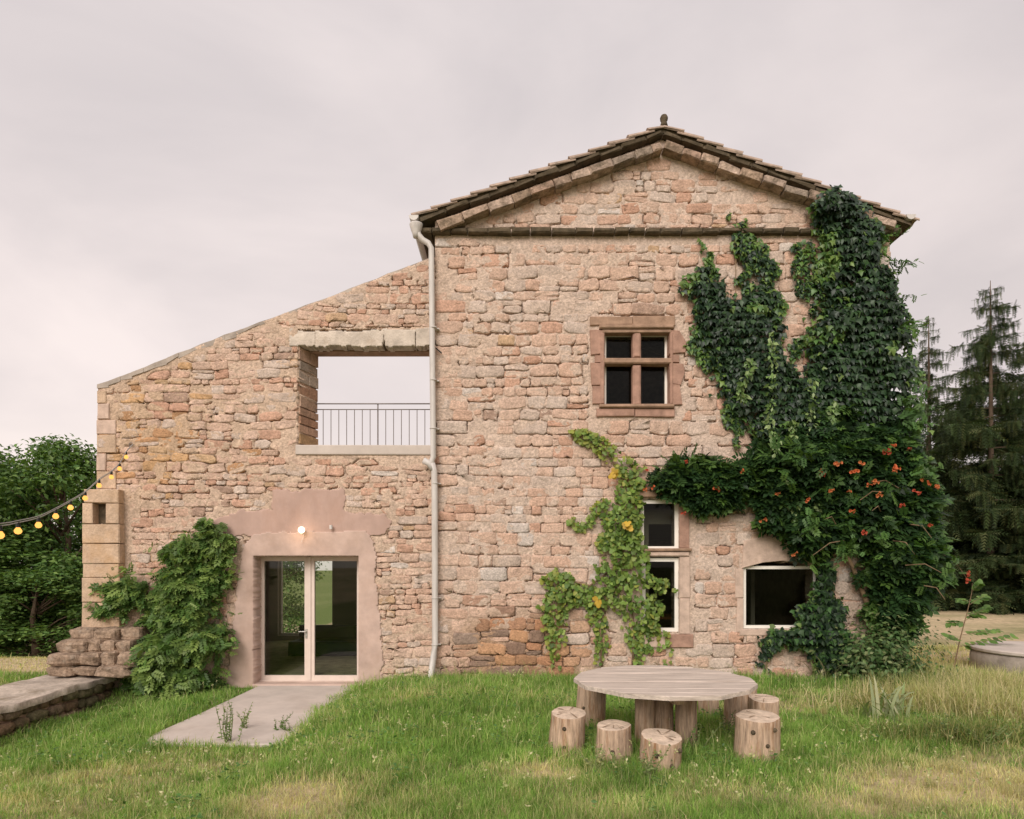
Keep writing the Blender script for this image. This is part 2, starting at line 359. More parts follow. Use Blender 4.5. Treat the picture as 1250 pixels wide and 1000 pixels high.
# ------------------------------------------------------------------ masonry
def sheet(poly, holes, res, hfun, thick, jit=0.010, seed=3, backfun=None, hjit=1.0):
    """front skin of a wall with holes, its rim carried back by its thickness -> V, F(quads)"""
    P = np.array(poly); x0, z0 = P.min(0)-res; x1, z1 = P.max(0)+res
    xs = np.arange(x0, x1+res, res); zs = np.arange(z0, z1+res, res)
    X, Z = np.meshgrid(xs, zs)
    cx = (X[:-1, :-1]+X[1:, 1:])/2; cz = (Z[:-1, :-1]+Z[1:, 1:])/2
    jx = cx+jit*fbm(cx*7, cz*7, seed)*2; jz = cz+jit*fbm(cx*7+50, cz*7, seed+1)*2
    keep = inpoly(jx, jz, poly)
    for h in holes: keep &= ~inpoly(cx+(jx-cx)*hjit, cz+(jz-cz)*hjit, h)
    idx = np.arange(X.size).reshape(X.shape)
    F = np.stack([idx[:-1, :-1], idx[:-1, 1:], idx[1:, 1:], idx[1:, :-1]], -1)[keep]
    Y = hfun(X, Z, xs, zs)
    V = np.stack([X, Y, Z], -1).reshape(-1, 3)
    used, inv = np.unique(F, return_inverse=True); F = inv.reshape(F.shape); V = V[used]
    E = np.concatenate([F[:, [0, 1]], F[:, [1, 2]], F[:, [2, 3]], F[:, [3, 0]]])
    key = np.sort(E, 1); k1 = key[:, 0].astype(np.int64)*len(V)+key[:, 1]
    _, first, cnt = np.unique(k1, return_index=True, return_counts=True)
    B = E[first[cnt == 1]]
    bv, binv = np.unique(B, return_inverse=True); binv = binv.reshape(B.shape)
    mid = V[bv].copy(); mid[:, 1] += thick*0.5
    bk = V[bv].copy(); bk[:, 1] = thick
    if backfun is not None: bk = backfun(bk); mid = (V[bv]+bk)/2
    mid[:, [0, 2]] += 0.012*RNG.standard_normal((len(mid), 2))*(1 if jit > 0.004 else 0)
    o = len(V); m = len(bv)
    Q1 = np.stack([B[:, 1], B[:, 0], o+binv[:, 0], o+binv[:, 1]], 1)
    Q2 = np.stack([o+binv[:, 1], o+binv[:, 0], o+m+binv[:, 0], o+m+binv[:, 1]], 1)
    return np.vstack([V, mid, bk]), np.vstack([F, Q1, Q2])

PAL = np.array([[.55, .355, .25], [.57, .39, .285], [.53, .315, .21], [.50, .405, .33], [.55, .46, .385], [.50, .28, .185], [.46, .24, .15], [.51, .33, .18], [.33, .21, .15], [.57, .51, .45]])
PW_MAIN = np.array([.24, .22, .15, .12, .10, .06, .035, .015, .02, .035])
PW_WING = np.array([.26, .22, .17, .10, .06, .07, .03, .04, .02, .02])

def lay_stones(bbox, region, excl, seed, hr, ar, pw, rough, zone=None):
    """rows of uneven stones -> list of (outline Nx2, centre, size, colour, crack)"""
    r = random.Random(seed); out = []
    x0, z0, x1, z1 = bbox; z = z0; prs = list(pw/pw.sum())
    cells = []
    while z < z1:
        h = r.uniform(*hr); x = x0-r.uniform(0, .3)
        while x < x1:
            big = (x < x0+0.1 or x > x1-0.55) and r.random() < .5
            w = h*r.uniform(*ar)*(1.25 if big else 1)
            w = max(0.10, min(w, 0.62))
            q = r.random()
            if q < .13 and h > .16:
                s = r.uniform(.35, .65); cells += [(x, z, w, h*s), (x, z+h*s, w, h*(1-s))]
            elif q < .20 and w > .28:
                s = r.uniform(.3, .45); u = r.uniform(.4, .6)
                cells += [(x, z, w*s, h*u), (x, z+h*u, w*s, h*(1-u)), (x+w*s, z, w*(1-s), h)]
            else: cells.append((x, z, w, h))
            x += w
        z += h
    for (x, z, w, h) in cells:
        if r.random() < 0.035: continue
        rg = rough(x+w/2, z+h/2) if callable(rough) else rough
        gap = r.uniform(-.003, .006)
        a, b = w/2-gap, h/2-gap
        if rg > .5: a *= r.uniform(.90, 1.04); b *= r.uniform(.88, 1.04)
        n = 14; th = np.linspace(0, 2*pi, n, endpoint=False)+r.uniform(0, .4)
        e = r.uniform(.20, .34) if rg < .5 else r.uniform(.24, .55)
        ox = a*np.sign(np.cos(th))*np.abs(np.cos(th))**e; oz = b*np.sign(np.sin(th))*np.abs(np.sin(th))**e
        jj = (.03+.075*rg)*min(a, b)*2
        ox = ox+np.array([r.uniform(-jj, jj) for _ in range(n)]); oz = oz+np.array([r.uniform(-jj, jj) for _ in range(n)])
        rot = r.gauss(0, .02+.05*rg); c_, s_ = cos(rot), sin(rot)
        ox, oz = ox*c_-oz*s_, ox*s_+oz*c_
        cx, cz = x+w/2, z+h/2
        wx = (.015+.02*rg)*float(vnoise(cx*1.3, cz*1.3, seed+3)); wz = (.02+.035*rg)*float(vnoise(cx*.8, cz*1.1, seed+4))
        cx += wx; cz += wz
        def good(px_, pz_):
            g = inpoly(px_, pz_, region)
            for e2 in excl: g &= ~inpoly(px_, pz_, e2)
            return g
        ok = False
        for (sx, sz, ddx, ddz) in ((1, 1, 0, 0), (1, .5, 0, .25), (1, .5, 0, -.25), (.5, 1, .25, 0), (.5, 1, -.25, 0)):
            c2x, c2z = cx+ddx*w, cz+ddz*h
            if good(np.array([c2x]), np.array([c2z]))[0]: ok = True; break
        if not ok: continue
        cx, cz = c2x, c2z; ox, oz = ox*sx, oz*sz; k_ = np.ones(n)
        for _ in range(8):
            bad = ~good(cx+ox*k_, cz+oz*k_)
            if not bad.any(): break
            k_[bad] *= .86
        if good(cx+ox*k_, cz+oz*k_).sum() < n: continue
        sc = float(k_.mean())*math.sqrt(sx*sz)
        if sc < .35: continue
        X = cx+ox*k_; Z = cz+oz*k_
        ci = r.choices(range(len(PAL)), prs)[0]; k0 = .55 if ci < 5 else .72
        c = (PAL[ci]*1.08*k0+np.array([.59, .445, .35])*(1-k0))*np.array([1, 1, 1.03])*r.uniform(.93, 1.07)
        if zone: c = zone(cx, cz, c, r)
        out.append((np.stack([X, Z], 1), (cx, cz), w*h*sc*sc, c, r))
    return out

def stone_mesh(ol, c, r, y0, bulge):
    n = len(ol); C = np.array(c)
    f = r.uniform(-.007, .006)+y0; tx, tz = r.gauss(0, .035), r.gauss(0, .05)
    def ring(s, y, j):
        P = C+(ol-C)*s
        yy = y+np.array([r.uniform(-j, j) for _ in range(n)])+(P[:, 0]-C[0])*tx+(P[:, 1]-C[1])*tz
        return np.stack([P[:, 0], yy, P[:, 1]], 1)
    V = np.vstack([ring(1.02, y0+.06, 0), ring(1.0, f+.006, .004), ring(.93, f-.004, .004), ring(.6, f-bulge*.8, .006), np.array([[C[0], f-bulge, C[1]]])])
    F = []
    for k in range(3):
        for i in range(n): F.append((k*n+i, k*n+(i+1) % n, (k+1)*n+(i+1) % n, (k+1)*n+i))
    F += [(3*n+i, 3*n+(i+1) % n, 4*n) for i in range(n)]
    return V, F

def masonry(parent, stones, y0, keep=300, bulge=(.001, .008), name='stone'):
    stones = sorted(stones, key=lambda s: -s[2])
    for k, (ol, c, a, col, r) in enumerate(stones[:keep]):
        V, F = stone_mesh(ol, c, r, y0, r.uniform(*bulge))
        mk(name, V, F, M['stone'], parent, np.array(col), True, loc=(c[0], y0, c[1]))
    rest = stones[keep:]
    if rest:
        mb = MB(); cc = []
        for (ol, c, a, col, r) in rest:
            V, F = stone_mesh(ol, c, r, y0, r.uniform(*bulge)); mb.add(V, F); cc += [col]*len(V)
        mb.build('small_stones', M['stone'], parent, True, np.array(cc), kind='stuff')

def mortar_height(y0, stones, seed, crack_p, holes=(), base=.001, amp=.013):
    rr = random.Random(seed)
    pts = []; dep = []
    for (ol, c, a, col, r) in stones:
        p = crack_p(c[0], c[1]) if callable(crack_p) else crack_p
        if rr.random() > p: continue
        n = len(ol); d = rr.uniform(.035, .10)
        low = [i for i in range(n) if ol[i][1] < c[1]+.01]
        st = rr.random() < .35                                       # sometimes an upright joint too
        for i in range(n):
            j = (i+1) % n
            if not ((i in low and j in low) or st): continue
            if rr.random() < .22: continue
            A, B = ol[i], ol[j]; L = np.hypot(*(B-A)); m = max(2, int(L/.007))
            for t in np.linspace(0, 1, m):
                q = A+(B-A)*t; s = (q-np.array(c)); s = s/(np.hypot(*s)+1e-6)
                q = q+s*rr.uniform(.000, .012)
                pts.append(q); dep.append(d*rr.uniform(.5, 1.2))
    pts = np.array(pts) if pts else np.zeros((0, 2)); dep = np.array(dep)
    def h(X, Z, xs, zs):
        Y = y0+base+amp*fbm(X*3.1, Z*3.1, seed, 3)*1.3+.007*fbm(X*17, Z*17, seed+8, 3)
        Cr = np.zeros_like(X)
        if len(pts):
            ix = np.clip(np.round((pts[:, 0]-xs[0])/(xs[1]-xs[0])).astype(int), 0, len(xs)-1)
            iz = np.clip(np.round((pts[:, 1]-zs[0])/(zs[1]-zs[0])).astype(int), 0, len(zs)-1)
            np.maximum.at(Cr, (iz, ix), dep)
            wide = vnoise(pts[:, 0]*6, pts[:, 1]*6, 5) > .25
            np.maximum.at(Cr, (np.clip(iz[wide]-1, 0, None), ix[wide]), dep[wide]*.9)
        for hx, hz, rx, rz, dd in holes:
            q = ((X-hx)/rx)**2+((Z-hz)/rz)**2+.4*fbm(X*20, Z*20, 77)
            Cr = np.maximum(Cr, dd*(q < 1))
        return Y+Cr
    return h

RES = 0.0165
# ---- the gabled house
house = thing('stone_house', 'tall gabled house of pinkish rubble stone with climbing vines', 'house', (2.6, 0, 0))
HX0, HX1 = WX(531), WX(1087)
EAVE_L, EAVE_R, APEX = WZ(270.5), WZ(276), WZ(171)
hpoly = [(HX0, -.35), (HX1, -.35), (HX1, EAVE_R), (WX(808), APEX), (HX0, EAVE_L)]
upwin = poly_w([(737, 496), (819, 496), (819, 402), (737, 402)])
lowin_a = poly_w([(781, 672), (829, 672), (829, 609), (781, 609)])
lowin_b = poly_w([(783, 772), (829, 772), (829, 679), (783, 679)])
rtwin = poly_w([(907, 768), (1000, 768), (1000, 694), (985, 688), (955, 685), (930, 687), (907, 694)])
upsur = poly_w([(718, 512), (836, 512), (836, 385), (718, 385)])
losur = poly_w([(764, 792), (848, 792), (848, 598), (764, 598)])
rtsur = poly_w([(902, 772), (1006, 772), (1006, 680), (902, 680)])
corn = poly_w([(500, 291), (1110, 291), (1110, 278), (500, 278)])
rakeL = poly_w([(500, 293), (548, 284), (803, 187), (803, 120), (500, 120)])
rakeR = poly_w([(803, 186), (1070, 284), (1130, 293), (1130, 120), (803, 120)])
def h_zone(x, z, c, r):
    # iron-stained footing below and to the left of the grape vine
    k = math.exp(-((x-WX(635))/1.35)**4)*float(sstep(WZ(710), WZ(770), z))
    if r.random() < .9*k:
        c = c*(1-k*.85)+np.array(r.choice([(.42, .20, .10), (.34, .18, .10), (.50, .27, .14), (.22, .14, .10)]))*k*.85
    return c
def h_rough(x, z):
    # dressed courses in the lower middle, rubble elsewhere
    k = math.exp(-((x-WX(690))/2.2)**2-((z-WZ(640))/1.5)**2)
    return .75-.65*k
hs = lay_stones((HX0, -.15, HX1, 9.6), hpoly, [upsur, losur, rtsur, corn, rakeL, rakeR], 21, (.14, .25), (1.1, 2.5), PW_MAIN, h_rough, h_zone)
def h_crack(x, z):
    return .40+.45*max(0, float(fbm(x*.5, z*.5, 91, 2)))*2+.35*math.exp(-((x-WX(550))/.5)**2)*float(sstep(WZ(560), WZ(660), z))
V, F = sheet(hpoly, [upwin, lowin_a, lowin_b, rtwin], RES, mortar_height(0.0, hs, 401, h_crack), .55)
def mortar_col(V, seed, base, alt):
    k = np.clip(.5+.9*fbm(V[:, 0]*1.1, V[:, 2]*1.1, seed, 4), 0, 1)[:, None]
    return np.array([base])*(1-k)+np.array([alt])*k
mc = mortar_col(V, 61, (.59, .445, .35), (.615, .48, .395))
ks = (np.exp(-((V[:, 0]-WX(635))/1.35)**4)*sstep(WZ(715), WZ(780), V[:, 2])*np.clip(.75+1.1*fbm(V[:, 0]*2, V[:, 2]*2, 83, 3), 0, 1))[:, None]
mc = mc*(1-.75*ks)+np.array([[.36, .20, .105]])*.75*ks
hwall = mk('wall', V, F, M['mortar'], house, mc, False)
masonry(hwall, hs, 0.0)

# remaining walls, floors: real volumes behind the front
side = MB(); side.box(HX1-.5, HX1-.004, .545, 9.0, -.6, EAVE_R-.2); side.build('side_wall', M['palestone'], house)
side = MB(); side.box(HX0+.004, HX0+.5, .545, 9.0, -.6, EAVE_L-.2); side.build('side_wall', M['palestone'], house)
bw = MB(); bw.prism([(HX0+.01, -.6), (HX1-.01, -.6), (HX1-.01, EAVE_R-.1), (WX(808), APEX-.1), (HX0+.01, EAVE_L-.1)], 9.003, 9.5); bw.build('back_wall', M['palestone'], house)
fl = MB(); fl.box(HX0+.503, HX1-.503, .56, 9.0, -.5, -.02); fl.build('floor', M['infloor'], house)
fl = MB(); fl.box(HX0+.503, HX1-.503, .56, 9.0, 2.75, 3.0); fl.build('upper_floor', M['inwall'], house)
fl = MB(); fl.box(2.35, 2.5, .56, 9.0, -.02, 2.75); fl.build('inner_wall', M['inwall'], house)

# ---- dressed window stones and joinery
def block(name, parent, mat, a, b, y0, y1, bev=.012, j=.004):
    """a, b = opposite photo corners on the facade"""
    x0, x1 = sorted((WX(a[0]), WX(b[0]))); z0, z1 = sorted((WZ(a[1]), WZ(b[1])))
    return MB().box(x0, x1, y0, y1, z0, z1, j, bev).build(name, mat, parent)
def shaped(name, parent, mat, pts, y0, y1, jit=.006):
    P = [(WX(a)+random.uniform(-jit, jit), WZ(b)+random.uniform(-jit, jit)) for a, b in pts]
    c = np.mean(P, 0); mb = MB()
    n = len(P); Q = [tuple(c+(np.array(p)-c)*.94) for p in P]
    V = [(x, y1, z) for x, z in P]+[(x, y0+.014, z) for x, z in P]+[(x, y0, z) for x, z in Q]
    area = sum(P[i][0]*P[(i+1) % n][1]-P[(i+1) % n][0]*P[i][1] for i in range(n))
    F = [list(range(2*n, 3*n)), list(range(n-1, -1, -1))]
    for k in (0, 1): F += [(k*n+i, k*n+(i+1) % n, (k+1)*n+(i+1) % n, (k+1)*n+i) for i in range(n)]
    if area < 0: F = [list(reversed(f)) for f in F]
    mb.add(V, F); return mb.build(name, mat, parent)

def frame_mesh(name, parent, mat, x0, x1, z0, z1, y0, y1, wd):
    mb = MB()
    mb.box(x0, x0+wd, y0, y1, z0, z1); mb.box(x1-wd, x1, y0, y1, z0, z1)
    mb.box(x0+wd, x1-wd, y0+.002, y1-.002, z0, z0+wd); mb.box(x0+wd, x1-wd, y0+.002, y1-.002, z1-wd, z1)
    return mb.build(name, mat, parent)
def pane(parent, x0, x1, z0, z1, y, mat='glass'):
    return MB().box(x0, x1, y, y+.012, z0, z1).build('pane', M[mat], parent)

# upper cross window
win = frame_mesh('window', house, M['whiteframe'], WX(736)+.02, WX(820)-.02, WZ(497)+.02, WZ(401)-.02, .17, .22, .062)
tag(win, 'stone cross window of the upper storey with four dark panes')
for a, b in (((741, 438), (772, 412)), ((783, 438), (815, 412)), ((741, 494), (772, 446)), ((783, 494), (815, 446))):
    k = (DIST+.19)/DIST
    x0, x1 = sorted((WX(a[0])*k-.03, WX(b[0])*k+.03)); z0, z1 = EYE_Z+(WZ(a[1])-EYE_Z)*k-.03, EYE_Z+(WZ(b[1])-EYE_Z)*k+.03
    pane(win, x0, x1, z0, z1, .19)
block('lintel', win, M['brownstone'], (720, 397.5), (772, 387), -.035, .4); block('lintel', win, M['brownstone'], (772.4, 398), (824, 386), -.03, .4)
block('drip_mould', win, M['brownstone'], (731, 402.5), (822, 397.8), -.085, .05, .02)
block('drip_mould', win, M['brownstone'], (735, 407), (819, 402.8), -.04, .12, .01)
block('mullion', win, M['redstone'], (772.5, 437), (782.5, 402.8), -.022, .165, .03, .003)
block('mullion', win, M['redstone'], (772.5, 495), (782.5, 445.5), -.02, .165, .03, .003)
block('transom', win, M['brownstone'], (734, 444.5), (820, 437.5), -.05, .165, .02)
block('sill', win, M['brownstone'], (731, 499), (822, 494.5), -.10, .17, .015); block('sill', win, M['redstone'], (728, 509), (774, 499.2), -.05, .2); block('sill', win, M['redstone'], (774.4, 509.5), (823, 499.3), -.045, .2)
for pts in ([(720, 403), (738, 403), (738, 432), (721, 434)], [(726, 434.5), (738, 434.5), (738, 443), (726, 443)], [(720, 443.5), (738, 443.5), (738, 471), (722, 471)], [(723, 472), (738, 472), (738, 493.5), (723, 493.5)],
            [(817, 403), (829, 404), (838, 420), (836, 431), (817, 433)], [(819, 433.5), (829, 434), (829, 443), (818, 443)], [(817, 443.5), (834, 445), (836, 455), (831, 471), (817, 469)], [(817, 469.6), (829, 470), (833, 495), (817, 495)]):
    shaped('jamb_stone', win, M['redstone'], pts, -.035, .30)
# inner moulding of the cross window
for xa, xb in ((732.5, 737.5), (817.8, 821)):
    block('jamb_moulding', win, M['redstone'], (xa, 493.6), (xb, 407.3), -.05, .05, .015, .002)

# lower two-light window
win = frame_mesh('window', house, M['whiteframe'], WX(782), WX(829), WZ(671.5), WZ(610), .045, .11, .066)
tag(win, 'narrow two-light window half hidden by the grape vine')
pane(win, WX(786), WX(825), WZ(668), WZ(613), .07)
fr = frame_mesh('lower_light', win, M['whiteframe'], WX(784), WX(829), WZ(771.5), WZ(681), .045, .11, .066)
pane(win, WX(788), WX(825), WZ(767), WZ(685), .07)
block('lintel', win, M['redstone'], (770, 600), (846, 583), -.02, .4); block('drip_mould', win, M['brownstone'], (774, 608), (838, 600.3), -.06, .2, .02)
block('transom', win, M['brownstone'], (766, 673), (843, 669.5), -.09, .09, .012); block('transom', win, M['palestone'], (768, 679.5), (841, 673.2), -.055, .18, .02)
block('jamb_stone', win, M['redstone'], (829, 669.3), (841, 608.3), -.03, .3); block('jamb_stone', win, M['palestone'], (829, 730), (842, 679.8), -.03, .3); block('jamb_stone', win, M['palestone'], (829, 774), (842, 730.4), -.026, .3)
block('jamb_stone', win, M['redstone'], (770, 669.3), (782, 608.3), -.03, .3); block('jamb_stone', win, M['palestone'], (770, 774), (783.5, 679.8), -.03, .3)
block('sill', win, M['palestone'], (777, 790), (812, 774.4), -.045, .25); block('sill', win, M['redstone'], (812.4, 790.5), (846, 774.4), -.04, .25)

# wide low window on the right, segmental head
win = frame_mesh('window', house, M['whiteframe'], WX(908), WX(999), WZ(767.5), WZ(691), .05, .11, .055)
tag(win, 'wide low window under a shallow arched stone, partly behind ivy')
pane(win, WX(911), WX(996), WZ(764), WZ(694), .075)
shaped('arch_stone', win, M['palestone'], [(905, 694), (930, 687), (955, 685), (985, 688), (1003, 694), (1003, 660), (960, 655), (930, 655), (908, 660)], -.03, .045)
block('jamb_stone', win, M['palestone'], (897, 730), (907.5, 694.4), -.025, .3); block('jamb_stone', win, M['palestone'], (899, 772), (907.5, 730.4), -.02, .3)
block('sill', win, M['palestone'], (902, 776), (1004, 768.3), -.02, .3)
# what stands inside
tb = thing('indoor_table', 'orange wooden table seen through the tall lower window', 'table', (2.9, 1.9, 0))
MB().box(2.55, 3.7, 1.5, 2.3, .93, .98).build('table_top', M['inwood'], tb)
for lx, ly in ((2.6, 1.55), (3.65, 1.55), (2.6, 2.25), (3.65, 2.25)): MB().box(lx-.03, lx+.03, ly-.03, ly+.03, -.02, .93).build('leg', M['inwood'], tb)
MB().box(4.75, 4.83, 1.6, 1.68, -.02, 2.75).build('post', M['inwall'], house)

# ---- string course, corbels, roof
x = WX(512); k = 0
while x < WX(1096):
    w = random.uniform(.2, .42); x1 = min(x+w, WX(1097))
    mb = MB(); dz = random.uniform(-.012, .012); th = random.uniform(.085, .11)
    mb.box(x+.006, x1-.006, -.13+random.uniform(-.015, .015), .3, WZ(288)+dz, WZ(288)+dz+th, .008, .025)
    mb.build('cornice_stone', M['darkstone'], house); x = x1
def rake(p0, p1, name, mat, th, dep, wr, parent, under, colf=None, gapz=0.0, step=0.0):
    """a row of slabs laid up the slope between two photo points (their lower edge)"""
    A = np.array([WX(p0[0]), WZ(p0[1])]); B = np.array([WX(p1[0]), WZ(p1[1])]); L = np.hypot(*(B-A)); u = (B-A)/L; nrm = np.array([-u[1], u[0]])
    if nrm[1] < 0: nrm = -nrm
    s = 0
    while s < L-.02:
        w = random.uniform(*wr); e = min(s+w, L)
        t0 = th*random.uniform(.85, 1.12); o = random.uniform(-.014, .014); st = random.uniform(.3, 1)*step
        q = [A+u*(s+.006)+nrm*o, A+u*(e-.006)+nrm*(o+random.uniform(-.008, .008)), A+u*(e-.006)+nrm*(o+t0-st), A+u*(s+.006)+nrm*(o+t0+st)]
        if u[0] < 0: q = [q[1], q[0], q[3], q[2]]
        y0 = -dep+random.uniform(-.02, .02); c = sum(q)/4; b = .022
        Q = [c+(p-c)*(1-b/np.linalg.norm(p-c)*1.3) for p in q]
        V = [(p[0], .4, p[1]) for p in q]+[(p[0], y0+b, p[1]) for p in q]+[(p[0], y0, p[1]) for p in Q]
        V = [tuple(np.array(v)+np.array([random.uniform(-.013, .013) for _ in range(3)])) for v in V]
        F = [(8, 9, 10, 11), (3, 2, 1, 0)]
        for i in range(4):
            k2 = (i+1) % 4; F += [(i, k2, 4+k2, 4+i), (4+i, 4+k2, 8+k2, 8+i)]
        mk(name, V, F, mat, parent, np.array(colf()) if colf else None)
        s = e
def corbcol():
    c = random.choice([(.44, .32, .245), (.48, .36, .285), (.39, .28, .205), (.47, .32, .24), (.38, .30, .24)]); return np.array(c)*random.uniform(.8, 1.1)
rake((538, 287), (806, 190), 'corbel_stone', M['corbel'], .135, .22, (.28, .48), house, True, corbcol)
rake((1084, 287), (806, 190), 'corbel_stone', M['corbel'], .135, .22, (.28, .48), house, True, corbcol)
roof = MB()
ov = .12
ridge = np.array([WX(808), WZ(168)]); eL = np.array([WX(511), WZ(275)]); eR = np.array([WX(1108), WZ(281)])
def slope(e, nm):
    mb = MB(); d = (ridge-e); q = [e, ridge, ridge+np.array([0, .10]), e+np.array([0, .10])]
    if d[0] < 0: q = [q[1], q[0], q[3], q[2]]
    mb.prism([tuple(p) for p in q], -ov, 9.7); return mb.build(nm, M['darkstone'], house)
rf = slope(eL, 'roof'); rf2 = slope(eR, 'roof')
# verge of stepped canal tiles over a dark bedding course
def verge(e, par):
    d = ridge-e; L = np.hypot(*d); u = d/L; nrm = np.array([-u[1], u[0]]); nrm = nrm if nrm[1] > 0 else -nrm
    s = -.06; k = 0
    while s < L-.04:
        w = .36; e2 = min(s+w+.10, L+.04)
        for row, yc in enumerate((-.085, .19)):
            V = []; F = []; nn = 7; r0 = .105
            for t, (ss, rr, up) in enumerate(((s, r0*1.08, .145), (e2, r0*.86, .105))):
                for i in range(nn):
                    a = pi*i/(nn-1)
                    p = e+u*ss+nrm*(up-.04+rr*sin(a)*.62); V.append((p[0], yc-rr*cos(a), p[1]))
                for i in range(nn):
                    a = pi*i/(nn-1)
                    p = e+u*ss+nrm*(up-.04-.018+rr*.9*sin(a)*.62); V.append((p[0], yc-rr*.84*cos(a), p[1]))
            for i in range(nn-1):
                F += [(i, i+1, 2*nn+i+1, 2*nn+i), (nn+i, 3*nn+i, 3*nn+i+1, nn+i+1), (i, nn+i, nn+i+1, i+1), (2*nn+i, 2*nn+i+1, 3*nn+i+1, 3*nn+i)]
            F += [(0, 2*nn, 3*nn, nn), (nn-1, 2*nn-1, 4*nn-1, 3*nn-1)]
            V = [tuple(np.array(v)+np.array([random.uniform(-.007, .007) for _ in range(3)])) for v in V]
            mk('roof_tile', V, F, M['tile'], par)
        s += w; k += 1
verge(eL, rf); verge(eR, rf2)
rake((514, 276), (808, 169.5), 'verge_slab', M['darkstone'], .065, .15, (.3, .5), rf, True)
rake((1106, 282), (808, 169.5), 'verge_slab', M['darkstone'], .065, .15, (.3, .5), rf2, True)
# tiled field of the roof behind the verge
for e, par in ((eL, rf), (eR, rf2)):
    d = ridge-e; L = np.hypot(*d); u = d/L; nrm = np.array([-u[1], u[0]]); nrm = nrm if nrm[1] > 0 else -nrm
    ys = np.arange(.2, 9.6, .035); V = []; F = []
    for y in ys:
        hgt = .11+.055*abs(sin(pi*y/.28))
        for ss in (-.05, L): p = e+u*ss+nrm*hgt; V.append((p[0], y, p[1]))
    for i in range(len(ys)-1): F.append((2*i, 2*i+1, 2*i+3, 2*i+2))
    mk('tile_field', V, F, M['tile'], par)
mb = MB(); ax, az = WX(809.5), WZ(160)
mb.lathe([(.07, -.03), (.055, .03), (.045, .05), (.064, .085), (.07, .12), (.05, .165), (.012, .185)], (ax, -.06, az+.06), 12)
mb.build('finial', M['darkstone'], rf, True)
mb = MB(); mb.tube([(WX(808), -.10, WZ(163)), (WX(808), 9.7, WZ(163))], .09, 10); mb.build('ridge_tile', M['tile'], rf, True)

# ---- gutters and downpipe
mb = MB()
def gutter(x, z, nm):
    V = []; F = []; nn = 7
    for y in (-.2, 9.6):
        for i in range(nn): a = pi+pi*i/(nn-1); V.append((x+.085*cos(a), y, z+.085*sin(a)))
        for i in range(nn): a = pi+pi*i/(nn-1); V.append((x+.075*cos(a), y, z+.075*sin(a)))
    for i in range(nn-1): F += [(i, i+1, 2*nn+i+1, 2*nn+i), (nn+i, 3*nn+i, 3*nn+i+1, nn+i+1)]
    F += [list(range(nn))]
    return mk(nm, V, F, M['zinc'], house)
gutter(WX(507), WZ(270), 'gutter'); gutter(WX(1104), WZ(269), 'gutter')
yp = -.13
def pp(px, py, y=yp): return PX(px, py, y)
pipe = MB()
pipe.lathe([(.05, -.16), (.065, -.10), (.10, 0), (.115, .06), (.115, .075)], pp(508, 279), 12)
pts = [pp(509, 279), pp(511, 287), pp(516, 293), pp(523, 297), pp(526.5, 303)]+[pp(526.5+t*.5, 303+t*255/5) for t in range(1, 6)]+[pp(527, 562), pp(528, 572)]
pipe.tube(pts, .050, 12)
dp = pipe.build('downpipe', M['zinc'], house, True)
pipe = MB(); pipe.tube([pp(527.5, 566), pp(530, 576), pp(530.5, 600), pp(531, 700), pp(531, 786), pp(529.5, 800, -.15), pp(526, 826, -.3), pp(523, 852, -.4)], .055, 12); pipe.build('lower_pipe', M['zinc'], dp, True)
pipe = MB(); pipe.tube([pp(517, 562), pp(524, 566), pp(529, 574)], .055, 10); pipe.build('inlet', M['zinc'], dp, True)
for py in (400, 464, 523, 590, 730, 787):
    c = pp(529 if py < 560 else 531, py); mb = MB(); mb.lathe([(.052, -.010), (.064, -.008), (.064, .008), (.052, .010)], c, 14); mb.box(c[0]-.012, c[0]+.095, c[1]+.04, 0.05, c[2]-.008, c[2]+.008); mb.build('pipe_clip', M['zinc'], dp)
MB().tube([PX(532, 425, -.03), PX(539, 431, -.12)], .012, 6).build('iron_hook', M['black'], house)

# ------------------------------------------------------------------ the roofless wing
wing = thing('ruined_wing', 'roofless sloping stone wing with an open upper bay and glazed door', 'house', (-4.3, .05, 0))
WY = .05
wpoly = poly_w([(117, 470), (160, 455), (262, 413), (330, 388), (400, 362), (525, 314), (530.5, 312), (530.5, 860), (107, 860), (109, 760), (113, 640), (117, 560)])
wopen = poly_w([(362, 545), (540, 545), (540, 401), (362, 401)])
wdoor = poly_w([(302, 870), (442, 870), (442, 672), (302, 672)])
pl_lo = poly_w([(272, 848), (284, 770), (288, 720), (293, 680), (300, 662), (306, 651), (330, 649), (446, 650), (456, 664), (459, 700), (463, 760), (468, 848)])
pl_hi = poly_w([(252, 652), (262, 632), (290, 624), (330, 622), (334, 598), (421, 597), (421, 625), (470, 627), (477, 638), (470, 652), (452, 655), (304, 655)])
lint = poly_w([(350, 422), (531, 422), (531, 397), (350, 399)])
wsill = poly_w([(352, 560), (531, 560), (531, 541), (352, 541)])
cope = poly_w([(117, 470), (160, 455), (262, 413), (360, 377), (360, 383), (300, 406), (240, 432), (200, 448), (150, 468), (130, 475), (117, 476)])
butt = poly_w([(100, 850), (156, 850), (156, 600), (100, 600)])
def w_zone(x, z, c, r):
    k = math.exp(-((x-WX(190))/.9)**2-((z-WZ(530))/1.0)**2)
    if r.random() < .6*k: c = np.array(r.choice([(.56, .35, .19), (.52, .30, .165), (.57, .39, .24)]))*r.uniform(.85, 1.1)
    return c
ws = lay_stones((WX(112), -.3, WX(530), WZ(312)), wpoly, [wopen, pl_lo, pl_hi, lint, wsill, cope, butt], 57, (.085, .185), (1.3, 3.2), PW_WING, .85, w_zone)
